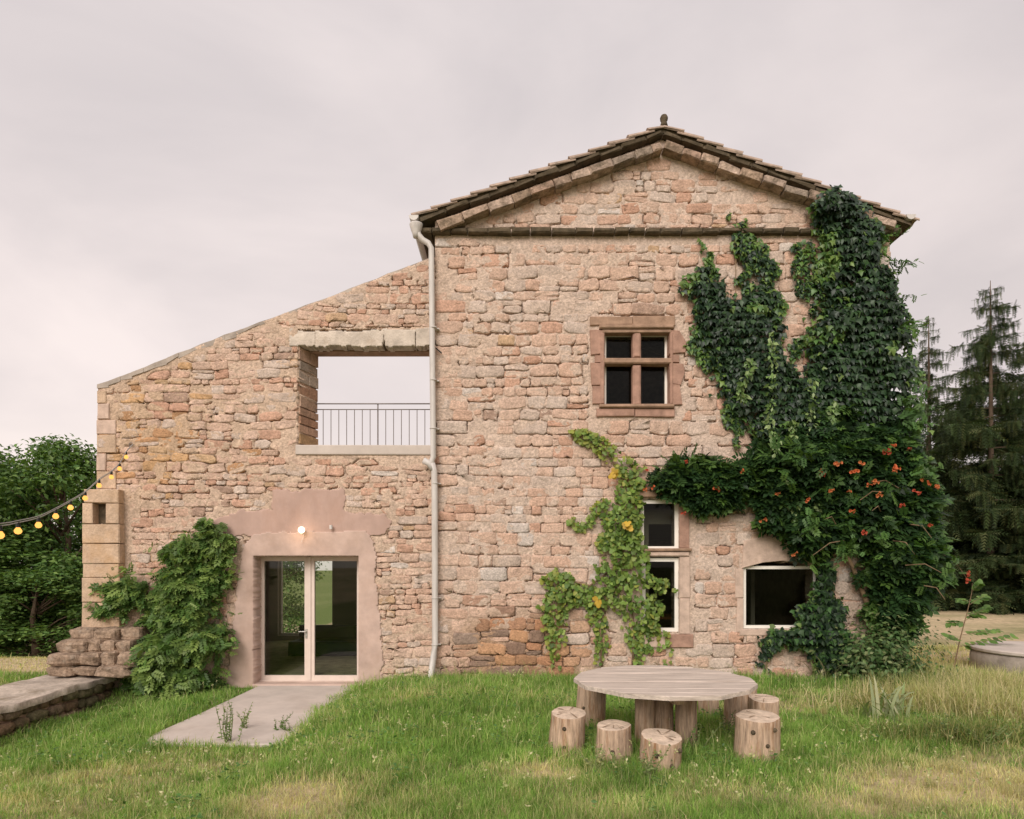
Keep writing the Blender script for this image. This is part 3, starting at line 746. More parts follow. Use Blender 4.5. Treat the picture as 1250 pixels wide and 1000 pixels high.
holes = [(WX(262), WZ(503), .045, .04, .2), (WX(515), WZ(326), .10, .05, .22), (WX(300), WZ(662), .06, .04, .15), (WX(232), WZ(528), .03, .03, .1)]
def w_back(b):
    m = (np.abs(b[:, 0]-WX(362)) < .08) & (b[:, 2] > WZ(546)) & (b[:, 2] < WZ(400))
    b[m, 0] += .17+.05*fbm(b[m, 2]*5, b[m, 2]*0, 9)
    return b
V, F = sheet(wpoly, [wopen, wdoor], RES, mortar_height(WY, ws, 733, .50, holes, base=-.001, amp=.016), .60, jit=.014, backfun=w_back)
wc = mortar_col(V, 71, (.59, .435, .325), (.61, .46, .36))
kk = np.exp(-((V[:, 0]-WX(190))/1.0)**2-((V[:, 2]-WZ(540))/1.1)**2)[:, None]
wc = wc*(1-.5*kk)+np.array([[.50, .33, .19]])*.5*kk
wwall = mk('wall', V, F, M['mortar'], wing, wc, False)
masonry(wwall, ws, WY)
# jamb stones in the splayed side of the open bay
z = WZ(541); r = random.Random(5)
while z < WZ(425):
    h = r.uniform(.13, .24); c = PAL[r.choice([0, 1, 2, 3, 6, 7])]*r.uniform(.85, 1.05)
    ya, yb = WY+.02+r.uniform(0, .03), WY+r.uniform(.25, .33)
    for y0, y1 in ((ya, yb), (yb+.01, WY+.56)):
        f = lambda y: WX(362)+.012+.17*(y-WY)/.55
        p = r.uniform(.0, .018)
        V = [(f(y0)-.08, y0, z+.01), (f(y1)-.08, y1, z+.01), (f(y1)-.08, y1, z+h-.01), (f(y0)-.08, y0, z+h-.01), (f(y0)+p, y0+.006, z+.014), (f(y1)+p, y1-.006, z+.012), (f(y1)+p, y1-.006, z+h-.014), (f(y0)+p, y0+.006, z+h-.012)]
        F = [(4, 5, 6, 7)]+[(i, (i+1) % 4, 4+(i+1) % 4, 4+i) for i in range(4)]
        mk('jamb_stone', V, F, M['stone'], wing, np.array(c)*r.uniform(.85, 1.05))
    z += h
# whitish lintel of three stones, timber boards under its back
xs = [352, 385, 468, 507, 531]
for i in range(4):
    Vl, Fl = sheet(poly_w([(xs[i]+.3, 421.5), (xs[i+1]-.3, 421), (xs[i+1]-.3, 402+random.uniform(-3, 2)), (xs[i]+.3, 402+random.uniform(-3, 2))]), [], .018, lambda X, Z, xs_, zs_: WY-.008+.012*fbm(X*6, Z*6, 200+i, 3), WY+.26, jit=.016, seed=210+i)
    mk('lintel_stone', Vl, Fl, M['whitestone'], wing)
for i in range(3):
    y0 = WY+.27+i*.11
    mb = MB(); mb.box(WX(352), HX0+.1, y0, y0+.104, WZ(421.5)+random.uniform(-.01, .01), WZ(402), .006); mb.build('lintel_board', M['brownstone'], wing)
block('sill', wing, M['concrete'], (360, 555), (530, 543), WY-.035, WY+.62, .012, .003)
# thin mortar coping up the slope
mb = MB(); cp = [(a_, b_+random.uniform(-.9, .9)) for a_, b_ in zip(np.linspace(117, 528, 30), np.interp(np.linspace(117, 528, 30), [117, 160, 210, 262, 330, 400, 460, 528], [470.5, 455.5, 434.5, 413.5, 388.5, 362.5, 339, 313]))]
for i in range(len(cp)-1):
    (a, b), (c, d) = cp[i], cp[i+1]
    t0, t1 = [(5.5 if a_ < 300 else 2.5)*random.uniform(.5, 1.3) for a_ in (a, c)]
    mb.prism([(WX(a), WZ(b+t0)), (WX(c), WZ(d+t1)), (WX(c), WZ(d-1.5)), (WX(a), WZ(b-1.5))], WY-.02+.0012*i+random.uniform(-.004, .004), WY+.62+.0012*i)
mb.build('coping', M['concrete_grey'], wing)
# plaster round the door
def pl_h(y):
    return lambda X, Z, xs, zs: y+.006*fbm(X*2.5, Z*2.5, 15, 3)+.003*fbm(X*20, Z*20, 16, 2)
dopen = poly_w([(308, 838), (437, 838), (437, 678.5), (308, 678.5)])
V, F = sheet(pl_lo, [dopen], .02, pl_h(WY-.024), WY+.45, jit=.03, seed=41, hjit=.12); mk('plaster_surround', V, F, M['plaster'], wing, None, True)
V, F = sheet(pl_hi, [], .02, pl_h(WY-.015), WY+.02, jit=.035, seed=43); mk('plaster_patch', V, F, M['plaster_dark'], wing, None, True)
# door leaves, 0.4 m back
DY = WY+.36
k = (DIST+DY)/FPX
dX = lambda px: (px-625)*k
dZ = lambda py: EYE_Z+(690-py)*k
dz0, dz1 = dZ(832), dZ(679)
door = frame_mesh('door', wing, M['doorframe'], WX(308)-.02, WX(437)+.04, dz0-.02, dz1+.04, DY-.01, DY+.07, .05)
tag(door, 'glazed double door with beige frame in the pink plastered opening')
def leaf_door(xa, xb):
    lf = frame_mesh('door_leaf', door, M['doorframe'], xa, xb, dz0+.03, dz1-.005, DY-.035, DY+.03, .085)
    pane(lf, xa+.08, xb-.08, dz0+.11, dz1-.085, DY, 'doorglass'); return lf
xm = dX(378.5)
l1 = leaf_door(dX(317.5), xm-.004); l2 = leaf_door(xm+.004, dX(442))
mb = MB(); mb.box(xm-.028, xm+.028, DY-.055, DY-.036, dz0+.035, dz1-.01); mb.build('meeting_stile', M['doorframe'], door)
mb = MB(); hx = xm-.055; hz = dZ(772)
mb.box(hx-.02, hx+.02, DY-.05, DY-.0355, hz-.10, hz+.06); mb.tube([(hx, DY-.05, hz+.02), (hx, DY-.10, hz+.02)], .011, 8); mb.tube([(hx, DY-.095, hz+.02), (hx-.12, DY-.095, hz+.02)], .010, 8); mb.tube([(hx, DY-.05, hz-.06), (hx, DY-.065, hz-.06)], .016, 10)
mb.build('handle', M['metal'], l1)
mb = MB(); mb.box(WX(303), WX(441), WY-.06, DY+.2, -.3, WZ(835.5), 0, .02); mb.build('threshold', M['plaster'], wing)
mb = MB(); mb.box(WX(308), WX(437), DY-.12, DY+.1, WZ(835), dz0+.0, 0, .01); mb.build('door_sill', M['doorframe'], door)
# rooms of the wing
RB = 6.0
mb = MB(); mb.box(WX(118)+.02, WX(118)+.5, .66, RB+.5, -.4, 4.0); mb.build('side_wall', M['inwall'], wing)
mb = MB(); mb.box(WX(118)+.503, HX0-.003, .66, RB, -.45, -.09); mb.build('floor', M['infloor'], wing)
mb = MB(); mb.box(WX(118)+.503, HX0-.003, .66, RB+.5, 3.72, 3.98); mb.build('terrace_deck', M['concrete'], wing)
kb = (DIST+RB)/FPX; bx0, bx1, bz0 = (339-625)*kb, (406-625)*kb, EYE_Z+(690-776)*kb
mb = MB(); mb.box(WX(118)+.503, bx0, RB+.003, RB+.4, -.45, 3.715); mb.box(bx1, HX0-.006, RB+.003, RB+.4, -.45, 3.715); mb.box(bx0, bx1, RB+.005, RB+.4, -.45, bz0); mb.box(bx0, bx1, RB+.005, RB+.4, 2.6, 3.715); mb.build('back_wall', M['inwall'], wing)
bwn = frame_mesh('back_window', wing, M['whiteframe'], bx0+.002, bx1-.002, bz0+.002, 2.598, RB+.15, RB+.2, .05)
MB().box((bx0+bx1)/2-.03, (bx0+bx1)/2+.03, RB+.15, RB+.2, bz0+.05, 2.55).build('mullion', M['whiteframe'], bwn)
st = thing('indoor_sofa', 'dark low sofa inside behind the glazed door', 'sofa', (-4.0, 3.2, -.09))
MB().box(-4.9, -3.1, 2.9, 3.6, .02, .32, .01, .03).build('seat', M['black'], st); MB().box(-4.9, -3.1, 3.61, 3.8, -.09, .62, .01, .03).build('backrest', M['black'], st)
for lx in (-4.8, -3.2):
    for ly in (2.95, 3.5): MB().box(lx-.03, lx+.03, ly, ly+.06, -.09, .02).build('leg', M['black'], st)
# railing at the back of the open bay
rail_y = WY+.50
ral = MB(); q = lambda px, py: PX(px, py, rail_y)
ral.tube([q(376, 493), (HX0+.05, rail_y, q(0, 493)[2])], .011, 6); ral.tube([q(378, 500), (HX0+.05, rail_y, q(0, 500)[2])], .009, 6)
ral.tube([q(377, 492), q(377, 501)], .011, 6)
rl = ral.build('railing', M['iron'], wing, True)
for i in range(15):
    px = 385+i*9.55; zb = WZ(543)-.02
    p = q(px, 500); MB().tube([(p[0], rail_y, zb), (p[0], rail_y, p[2])], .0075, 5).build('baluster', M['iron'], rl)
p = q(461, 493); MB().tube([(p[0], rail_y+.02, WZ(543)-.02), (p[0], rail_y+.02, p[2])], .012, 6).build('post', M['iron'], rl)

M['pilaster'] = surf('ochre_sandstone', (0.53, 0.385, 0.275), 0.9, 0.25, 4.0, bump=0.7, bscale=30, spec=0.15, stain=(1.8, (0.47, 0.29, 0.15), 0.48, 0.72), speck=(30, .2))
M['crag'] = surf('lichened_rock', (0.30, 0.215, 0.155), 0.95, 0.5, 6.0, bump=0.9, bscale=10, dist=.05, spec=0.1, stain=(5.0, (0.42, 0.35, 0.28), 0.54, 0.70), speck=(22, .4))
# corner pilaster of squared stones with a small niche, standing proud of the wall
PY = WY-.17
zs_ = [800, 766, 735, 705, 688, 664, 640, 615, 598]
for i in range(len(zs_)-1):
    a, b = zs_[i], zs_[i+1]; xl = 105.5 if b > 610 else 108
    cc = M['pilaster']
    if (a, b) == (640, 615):
        block('pilaster_stone', wing, cc, (xl, a-.3), (118, b+.3), PY, WY+.3, .012, .004); block('pilaster_stone', wing, cc, (134, a-.3), (150, b+.3), PY-.003, WY+.3, .012, .004)
        MB().box(WX(118.2), WX(133.8), WY-.0, WY+.3, WZ(a-.3), WZ(b+.3)).build('niche_back', M['darkstone'], wing)
    else:
        block('pilaster_stone', wing, cc, (xl+random.uniform(-.6, .6), a-.3), (150+random.uniform(-.6, 1), b+.3), PY+random.uniform(-.01, .01), WY+.3, .012, .005)
for a, b in ((470, 492), (492, 512), (512, 530), (530, 553), (553, 575), (575, 597)):
    block('quoin', wing, random.choice([M['palestone'], M['pilaster'], M['palestone']]), (117+random.uniform(-.5, .5), b-.5), (random.choice([132, 140, 128]), a+.5+(6 if a == 470 else 0)), WY-.028+random.uniform(-.006, .006), WY+.4, .012, .006)
# rough stepped footing below it
def rock(name, parent, c, s, mat, seed, n=12, m=8):
    V = []; F = []
    for i in range(m+1):
        ph = pi*i/m
        for k in range(n):
            th = 2*pi*k/n; d = np.array([sin(ph)*cos(th), sin(ph)*sin(th), cos(ph)])
            d = np.sign(d)*np.abs(d)**.5
            g = 1+.06*float(vnoise(d[2]*4+seed, d[0]*4+d[1]*3, seed+5))+.20*float(fbm(d[0]*1.7+seed*3.1, d[1]*1.7+d[2]*2.3, seed, 3))+.10*float(vnoise(d[2]*5+seed, d[0]*2, seed+2))
            V.append(np.array(c)+d*np.array(s)*g)
    for i in range(m):
        for k in range(n): F.append((i*n+k, (i+1)*n+k, (i+1)*n+(k+1) % n, i*n+(k+1) % n))
    return mk(name, V, F, mat, parent, loc=c)
rr_ = random.Random(77); fi = 0
for (x0_, x1_, yb_, hh_, dep_) in ((92, 168, 781, 15, .10), (80, 168, 796, 16, .22), (70, 166, 812, 17, .34), (66, 160, 824, 12, .46)):
    x_ = x0_
    while x_ < x1_:
        w_ = rr_.uniform(17, 38); hh2 = hh_*rr_.uniform(.85, 1.12)
        c = PX(x_+w_/2, yb_-hh_/2+rr_.uniform(-1, 1), -dep_+rr_.uniform(-.05, .05)); rock('footing_stone', wing, c, (w_/70*.53, .26+rr_.uniform(-.04, .06), hh2/70*.54), M['crag'], fi+3, 14, 9); x_ += w_; fi += 1

# lit globe lamp over the door
lp = thing('wall_lamp', 'small lit round lamp on the pink plaster above the door', 'lamp', PX(368, 648, WY-.04))
c = PX(368, 647, -.07); mb = MB(); R = .058
mb.lathe([(R*sin(pi*i/10)+1e-4, -R*cos(pi*i/10)) for i in range(11)], c, 16); mb.build('globe', M['globe'], lp, True)
mb = MB(); mb.tube([(c[0], c[1]+.045, c[2]-.01), (c[0], WY-.03, c[2]-.01)], .03, 12); mb.build('base', M['whiteframe'], lp)
ld = bpy.data.lights.new('door_lamp_light', 'POINT'); ld.energy = 0.9; ld.color = (1, .62, .32); ld.shadow_soft_size = .06
lo = bpy.data.objects.new('door_lamp_light', ld); COL.objects.link(lo); lo.location = (c[0], c[1]-.075, c[2]-.03)
mb = MB(); c = PX(404, 646, -.03); mb.tube([(c[0], c[1], c[2]), (c[0], c[1], c[2]+.07)], .028, 10); mb.build('sensor', M['zinc'], wing)
MB().tube([PX(371, 652, -.02), PX(368, 662, -.02)], .004, 5).build('lamp_wire', M['zinc'], wing)

# ------------------------------------------------------------------ low terrace wall, left
tw = thing('terrace_wall', 'low mossy rubble wall with a pale flat top beside the lawn', 'wall', (-7.3, -3, -.3))
TX0, TX1, TYa, TYb, TZ = -7.95, -6.82, -6.5, -.22, .13
mb = MB(); mb.box(TX0+.05, TX1-.07, TYa, TYb, -.6, TZ-.06); mb.build('core', M['brownstone'], tw)
r = random.Random(12); z = -.42; cnt = 0
while z < TZ-.07:
    h = r.uniform(.11, .18); h = min(h, TZ-.05-z+.02); y = TYb+.02
    while y > TYa:
        w = r.uniform(.16, .42); n = 10; th = np.linspace(0, 2*pi, n, endpoint=False)
        e = r.uniform(.5, .85); oy = w/2*.96*np.sign(np.cos(th))*np.abs(np.cos(th))**e; oz = h/2*.95*np.sign(np.sin(th))*np.abs(np.sin(th))**e
        oy = oy*(1+.1*np.array([r.uniform(-1, 1) for _ in range(n)])); oz = oz*(1+.14*np.array([r.uniform(-1, 1) for _ in range(n)]))
        cy, cz = y-w/2, z+h/2+.02*sin(y*3); f = TX1+r.uniform(-.02, .03)
        V = [(TX1-.12, cy+a, cz+b) for a, b in zip(oy, oz)]+[(f-.02, cy+a, cz+b) for a, b in zip(oy, oz)]+[(f+r.uniform(.0, .015), cy+a*.75, cz+b*.72) for a, b in zip(oy, oz)]+[(f+.02, cy, cz)]
        F = []
        for k in (0, 1): F += [(k*n+i, k*n+(i+1) % n, (k+1)*n+(i+1) % n, (k+1)*n+i) for i in range(n)]
        F += [(2*n+i, 2*n+(i+1) % n, 3*n) for i in range(n)]
        c = np.array(r.choice([(.26, .17, .11), (.30, .20, .13), (.22, .16, .10), (.34, .24, .17), (.20, .17, .10)]))*r.uniform(.8, 1.15)
        mk('stone', V, F, M['corbel'], tw, c, True, loc=(TX1, cy, cz)); y -= w
    z += h
def cap_h(X, Y_, xs, zs): return None
nx_, ny_ = 22, 90; xs = np.linspace(TX0, TX1+.03, nx_); ys = np.linspace(TYa, TYb, ny_); X, Y = np.meshgrid(xs, ys)
X = X+np.where(np.arange(nx_)[None, :] == nx_-1, .11*fbm(Y*3.2, Y*0+3, 8, 4), 0)+np.where(np.arange(nx_)[None, :] == 0, .05*fbm(Y*2, Y*0+9, 9, 3), 0)
Zt = TZ+.035*fbm(X*2.6, Y*2.6, 33, 4)+.05*vnoise(X*.6, Y*.35, 34)*.5
top = np.stack([X, Y, Zt], -1).reshape(-1, 3); bot = top.copy(); bot[:, 2] -= .10
idx = np.arange(nx_*ny_).reshape(ny_, nx_); m = nx_*ny_
F = np.stack([idx[:-1, :-1], idx[:-1, 1:], idx[1:, 1:], idx[1:, :-1]], -1).reshape(-1, 4)
rim = list(idx[0, :])+list(idx[1:, -1])+list(idx[-1, -2::-1])+list(idx[-2:0:-1, 0])
Q = np.array([(rim[i], m+rim[i], m+rim[(i+1) % len(rim)], rim[(i+1) % len(rim)]) for i in range(len(rim))])
M['captop'] = surf('limewashed_cap', (0.46, 0.385, 0.32), 0.95, 0.3, 3.0, bump=0.7, bscale=16, spec=0.1, stain=(2.2, (0.20, 0.155, 0.09), 0.50, 0.72), speck=(18, .25))
mk('coping', np.vstack([top, bot]), np.vstack([F, Q]), M['captop'], tw)

# ------------------------------------------------------------------ table and log stools
tab = thing('round_garden_table', 'big round plank table on log posts in the grass', 'table', (1.495, -4.93, .2))
TZt = .876; tc = np.array([1.495, -4.93]); TR = .88
ang = np.array([0, 24, 52, 78, 102, 128, 155, 180, 205, 236, 262, 290, 318, 342])*pi/180
rad = np.array([1.0, 1.0, .99, 1.0, 1.0, 1.0, .985, 1.0, 1.0, 1.0, .99, 1.0, .985, 1.0])*TR
tp = [(tc[0]+r_*cos(a), tc[1]+r_*sin(a)) for r_, a in zip(rad, ang)]
def clipy(poly, y, keep_above):
    out = []
    for i in range(len(poly)):
        p, q_ = poly[i], poly[(i+1) % len(poly)]
        ip = (p[1] >= y) == keep_above; iq = (q_[1] >= y) == keep_above
        if ip: out.append(p)
        if ip != iq: t = (y-p[1])/(q_[1]-p[1]); out.append((p[0]+(q_[0]-p[0])*t, y))
    return out
nb = 10; y0 = tc[1]-TR; r = random.Random(3)
edges = [y0-.01+i*(2*TR+.02)/nb+(r.uniform(-.02, .02) if 0 < i < nb else 0) for i in range(nb+1)]
for i in range(nb):
    pl = clipy(clipy(tp, edges[i]+.006, True), edges[i+1]-.006, False)
    if len(pl) < 3: continue
    zz = TZt+r.uniform(-.006, .006); e = r.uniform(-.015, .015)
    cx_ = np.mean([p[0] for p in pl]); pl = [(p[0]+(e if p[0] > cx_ else -e), p[1]) for p in pl]; n = len(pl); cc = np.mean(pl, 0)
    V = [(p[0], p[1], zz-.042) for p in pl]+[(p[0], p[1], zz-.006) for p in pl]+[(*(cc+(np.array(p)-cc)*np.array([.992, .93])), zz) for p in pl]
    F = [list(range(n-1, -1, -1)), list(range(2*n, 3*n))]
    for k in (0, 1): F += [(k*n+a, k*n+(a+1) % n, (k+1)*n+(a+1) % n, (k+1)*n+a) for a in range(n)]
    mk('plank', V, F, M['board'], tab)
for (dx, dy, rr) in ((-.20, -.10, .095), (.0, .02, .11), (.20, -.12, .105), (.02, .22, .10)):
    gz = float(ground_z(tc[0]+dx, tc[1]+dy))
    mb = MB(); n = 14; mb.lathe([(rr*1.06, gz-.05), (rr, gz+.3), (rr*.98, TZt-.05)], (tc[0]+dx, tc[1]+dy, 0), n); mb.build('leg', M['bark'], tab, True)
mb = MB(); mb.box(tc[0]-.62, tc[0]+.62, tc[1]-.05, tc[1]+.05, TZt-.125, TZt-.052); mb.build('bearer', M['bark'], tab)
mb = MB(); mb.box(tc[0]-.05, tc[0]+.05, tc[1]-.62, tc[1]+.62, TZt-.128, TZt-.055); mb.build('bearer', M['bark'], tab)

M['splitwood'] = surf('dark_split', (.25, .165, .105), .95, .4, 20, bump=.5, bscale=40)
def stool(px, D_, wpx, ztop, label, seed, tilt=(0, 0), flare=1.05, knots=1):
    r = random.Random(seed); R_ = wpx*D_/FPX/2; x = (px-625)/FPX*D_; y = D_-DIST; gz = float(ground_z(x, y))
    o = thing('log_stool', label, 'stool', (x, y, gz), 'log stools round the plank table')
    n = 22; h = ztop-gz; prof = [(-.06, flare*1.03), (.0, flare), (.25, 1+(flare-1)*.55), (.55, 1.0), (.85, .985), (.975, .985), (1.0, .965)]
    V = []; F = []
    lob = [1+.11*float(vnoise(cos(2*pi*k/n)*1.3+seed*7, sin(2*pi*k/n)*1.3, seed))+.018*r.uniform(-1, 1) for k in range(n)]
    lean = (r.uniform(-.03, .03), 0)
    for i, (t, s) in enumerate(prof):
        for k in range(n):
            a = 2*pi*k/n; rr = R_*s*lob[k]*(1+.02*float(vnoise(k*.7+seed, t*4, seed+1)))
            dx, dy = rr*cos(a), rr*sin(a); zt = t*h+(tilt[0]*dx+tilt[1]*dy)*max(0, t)
            V.append((x+dx+lean[0]*t, y+dy, gz+zt))
    for i in range(len(prof)-1):
        for k in range(n): F.append((i*n+k, i*n+(k+1) % n, (i+1)*n+(k+1) % n, (i+1)*n+k))
    body = mk('log', V, F, M['bark'], o, None, True)
    Vt = []; Ft = []
    m_ = len(prof)-1
    ringv = np.array(V[m_*n:(m_+1)*n]); c = ringv.mean(0)
    for s, dz in ((1, 0), (.82, .004), (.5, .003), (.2, .006)):
        for k in range(n): Vt.append(c+(ringv[k]-c)*s+np.array([0, 0, dz+(r.uniform(-.003, .003) if s < 1 else 0)]))
    Vt.append(c+np.array([0, 0, .006]))
    for i in range(3):
        for k in range(n): Ft.append((i*n+k, i*n+(k+1) % n, (i+1)*n+(k+1) % n, (i+1)*n+k))
    Ft += [(3*n+k, 3*n+(k+1) % n, 4*n) for k in range(n)]
    mk('sawn_top', Vt, Ft, M['logend'], o)
    mb = MB()
    for q_ in range(r.choice([3, 4, 5])):
        a = r.uniform(0, 2*pi); l_ = r.uniform(.55, .97); wd_ = r.uniform(.05, .11); k = int(a/(2*pi)*n) % n; e_ = ringv[k]-c; e_ = e_*l_; pr = np.array([-e_[1], e_[0], 0]); pr = pr/np.linalg.norm(pr)*R_*wd_*.5
        u0 = c+e_*.08; mb.add([u0+np.array([0, 0, .013]), c+e_*.6-pr*.6+np.array([0, 0, .012]), c+e_-pr+np.array([0, 0, .009]), c+e_+pr+np.array([0, 0, .009]), c+e_*.55+pr*.5+np.array([0, 0, .012])], [(0, 1, 2, 3, 4)])
    mb.build('drying_split', M['splitwood'], o, kind='stuff')
    for q_ in range(knots):
        a = r.uniform(-2.4, -.7); t = r.uniform(.25, .8); p = (x+R_*1.0*cos(a), y+R_*1.0*sin(a), gz+t*h)
        mb = MB(); mb.tube([p, (p[0]+.02*cos(a), p[1]+.02*sin(a), p[2]+.004)], [.022, .012], 8); mb.build('knot', M['darkstone'], o)
stool(690, 6.2, 42, .605, 'log stool at the table, leftmost of the front row', 1, (.02, .14), knots=2)
stool(749, 5.9, 43, .56, 'slightly leaning log stool, second from the left in front of the table', 2, (.04, .10), 1.16)
stool(806, 5.6, 52, .537, 'thick log stool nearest the viewer, in front of the table posts', 3, (-.03, .16), 1.0, 3)
stool(923, 5.85, 53, .654, 'thick tall log stool at the right front of the table', 4, (0, .08), 1.06, 3)
stool(931, 6.7, 37, .640, 'small log stool half hidden behind the thick right one', 5, (.0, .12), 1.03)
stool(720, 7.35, 37, .66, 'dark log stool behind the left end of the table', 6, (0, 0), 1.02)
stool(903, 7.25, 38, .68, 'dark log stool behind the right end of the table', 7, (0, 0), 1.02)
stool(866, 8.0, 24, .60, 'thin log stool in shade behind the table', 8, (0, 0), 1.02)

# ------------------------------------------------------------------ string of bulbs, left
sl = thing('string_lights', 'string of warm lit bulbs sagging from the wing wall', 'string lights', PX(160, 543, WY-.05))
CP = [((161, 544), 11.35), ((154, 552), 11.2), ((146, 566), 10.8), ((136, 576), 10.4), ((121, 586), 9.9), ((104, 601), 9.3), ((86, 612), 8.7), ((68, 622), 8.1), ((47, 632), 7.4), ((22, 638), 6.6), ((0, 642), 5.9), ((-60, 645), 4.6)]
def cabp(p, D_): return np.array([(p[0]-625)/FPX*D_, D_-DIST, EYE_Z+(690-p[1])/FPX*D_])
cab = [cabp(*c) for c in CP]
dense = []
for i in range(len(cab)-1):
    for t in np.linspace(0, 1, 6, endpoint=False):
        p0 = cab[max(i-1, 0)]; p1 = cab[i]; p2 = cab[i+1]; p3 = cab[min(i+2, len(cab)-1)]
        dense.append(.5*((2*p1)+(-p0+p2)*t+(2*p0-5*p1+4*p2-p3)*t*t+(-p0+3*p1-3*p2+p3)*t**3))
mb = MB(); mb.tube(dense, .006, 5); mb.build('cable', M['cable'], sl)
mb = MB(); mb.tube([p+np.array([0, .01, .022]) for p in dense], .005, 5); mb.build('support_wire', M['cable'], sl)
mb = MB(); c = np.array(PX(161, 543, WY-.02)); mb.tube([c+np.array([.035*cos(a), -.03, .035*sin(a)]) for a in np.linspace(0, 2*pi, 13)], .006, 5); mb.tube([c, c+np.array([0, -.06, 0])], .007, 5); mb.build('wall_ring', M['iron'], sl)
for i in (1, 2, 3, 4, 5, 6, 7, 8, 9, 10):
    p = cab[i] if i not in (10,) else cab[10]
    mb = MB(); mb.lathe([(.012, 0.005), (.018, -.005), (.020, -.045), (.017, -.05)][::-1], p, 10); sk = mb.build('socket', M['black'], sl)
    mb = MB(); mb.lathe([(.003, -.118), (.022, -.112), (.034, -.094), (.034, -.078), (.022, -.058), (.016, -.048)], p, 12); mb.build('bulb', M['bulb'], sl, True)

# round cistern at the far right
ci = thing('stone_cistern', 'low round concrete cistern with a flat lid in the meadow', 'cistern', (10.05, .9, 0))
mb = MB(); mb.lathe([(1.20, -.1), (1.18, .30), (1.14, .36)], (10.05, .9, 0), 40); mb.build('drum', M['concrete_grey'], ci, True)
mb = MB(); mb.lathe([(1.17, .362), (1.19, .38), (1.19, .42), (1.16, .44)], (10.05, .9, 0), 40); mb.build('lid', M['concrete'], ci)

# ------------------------------------------------------------------ foliage helpers
def norm(a): return a/(np.linalg.norm(a, axis=-1, keepdims=True)+1e-9)
T_IVY = (np.array([[0, 0, 0], [-.46, .22, -.06], [-.24, .50, .02], [0, 1, -.16], [.24, .50, .02], [.46, .22, -.06], [0, .42, .07]]), np.array([[6, 0, 1], [6, 1, 2], [6, 2, 3], [6, 3, 4], [6, 4, 5], [6, 5, 0]])[:, ::-1])
T_LEAF = (np.array([[0, 0, 0], [-.27, .45, .06], [0, 1, -.08], [.27, .45, .06]]), np.array([[0, 3, 2], [0, 2, 1]]))
T_BROAD = (np.array([[0, 0, 0], [-.40, .32, .07], [-.28, .72, .03], [0, 1, -.08], [.28, .72, .03], [.40, .32, .07]]), np.array([[0, 5, 4], [0, 4, 3], [0, 3, 2], [0, 2, 1]]))
g_a = np.array([(-.12, -.05), (-.42, .02), (-.5, .38), (-.33, .5), (-.30, .82), (0, 1.0), (.30, .82), (.33, .5), (.5, .38), (.42, .02), (.12, -.05)])
T_GRAPE = (np.vstack([[[0, .28, .06]], np.column_stack([g_a, -.10*np.abs(g_a[:, 0])-.10*(g_a[:, 1]-.3)**2])]), np.array([[0, i+1, i+2] for i in range(10)])[:, ::-1])
def t_pinnate(npair=4, w=.16, l=.34):
    V = []; F = []
    def lf(bx, by, bz, ang, L):
        b = len(V); d = np.array([sin(ang), cos(ang), -.18]); p = np.array([cos(ang), -sin(ang), 0])
        o = np.array([bx, by, bz])
        for q_ in (o, o-p*w*L*1.1+d*L*.45+np.array([0, 0, .03]), o+d*L, o+p*w*L*1.1+d*L*.45+np.array([0, 0, .03])): V.append(q_)
        F.extend([[b, b+3, b+2], [b, b+2, b+1]])
    for k in range(npair):
        y = .12+.62*k/(npair-1 if npair > 1 else 1); z = -.28*y*y
        lf(0, y, z, 1.0, l); lf(0, y, z, -1.0, l)
    lf(0, .80, -.2, 0, l)
    return np.array(V), np.array(F)
T_PIN = t_pinnate(4, .27, .40)
def scatter(tpl, P, Nn, T, S, C, jc=.0):
    """copies of a leaf template: tip direction T, facing Nn -> V, F, colours"""
    tv, tf = tpl
    T = norm(T); X = norm(np.cross(T, Nn)); Z = np.cross(X, T)
    S = np.asarray(S)[:, None, None]
    V = P[:, None, :]+S*(tv[None, :, 0:1]*X[:, None, :]+tv[None, :, 1:2]*T[:, None, :]+tv[None, :, 2:3]*Z[:, None, :])
    F = tf[None]+(np.arange(len(P))*len(tv))[:, None, None]
    return V.reshape(-1, 3), F.reshape(-1, 3), np.repeat(C, len(tv), 0)
def join(parts):
    Vs, Fs, Cs = [], [], []; o = 0
    for V, F, C in parts:
        Vs.append(V); Fs.append(F+o); Cs.append(C); o += len(V)
    return np.vstack(Vs), np.vstack(Fs), np.vstack(Cs)
def colmix(n, cols, var=.18, w=None):
    cols = np.array(cols); i = RNG.choice(len(cols), n, p=w); return cols[i]*(1+var*RNG.standard_normal((n, 1)).clip(-2, 2))
def wallmass(poly_px, n, thick, rough=.06, dd=.35, lump=1.0, seed=0, edge=.10, clump=.5, y0=-.02):
    """points spread through a mass of foliage grown on the facade, outline poly_px"""
    poly = poly_w(poly_px); P = np.array(poly); a = P.min(0)-.15; b = P.max(0)+.15
    X = RNG.uniform(a[0], b[0], n*8); Z = RNG.uniform(a[1], b[1], n*8)
    jx = X+edge*fbm(X*3.2, Z*3.2, seed, 3)*1.6; jz = Z+edge*fbm(X*3.2+40, Z*3.2, seed+1, 3)*1.6
    ok = inpoly(jx, jz, poly)
    ok &= RNG.random(len(X)) < 1-clump*sstep(.02, -.35, fbm(X*2.6, Z*2.6, seed+5, 3))
    X, Z, jx, jz = X[ok][:n], Z[ok][:n], jx[ok][:n], jz[ok][:n]
    d = edgedist(jx, jz, poly)
    th = thick*np.sqrt(np.clip(d/dd, 0.03, 1))*(.75+.55*lump*fbm(X*2.3, Z*2.3, seed+9, 3))
    u = 1-RNG.random(len(X))**1.7*.85
    Y = y0-.02-np.clip(th, .03, None)*u
    return np.stack([X, Y, Z], 1), d, u
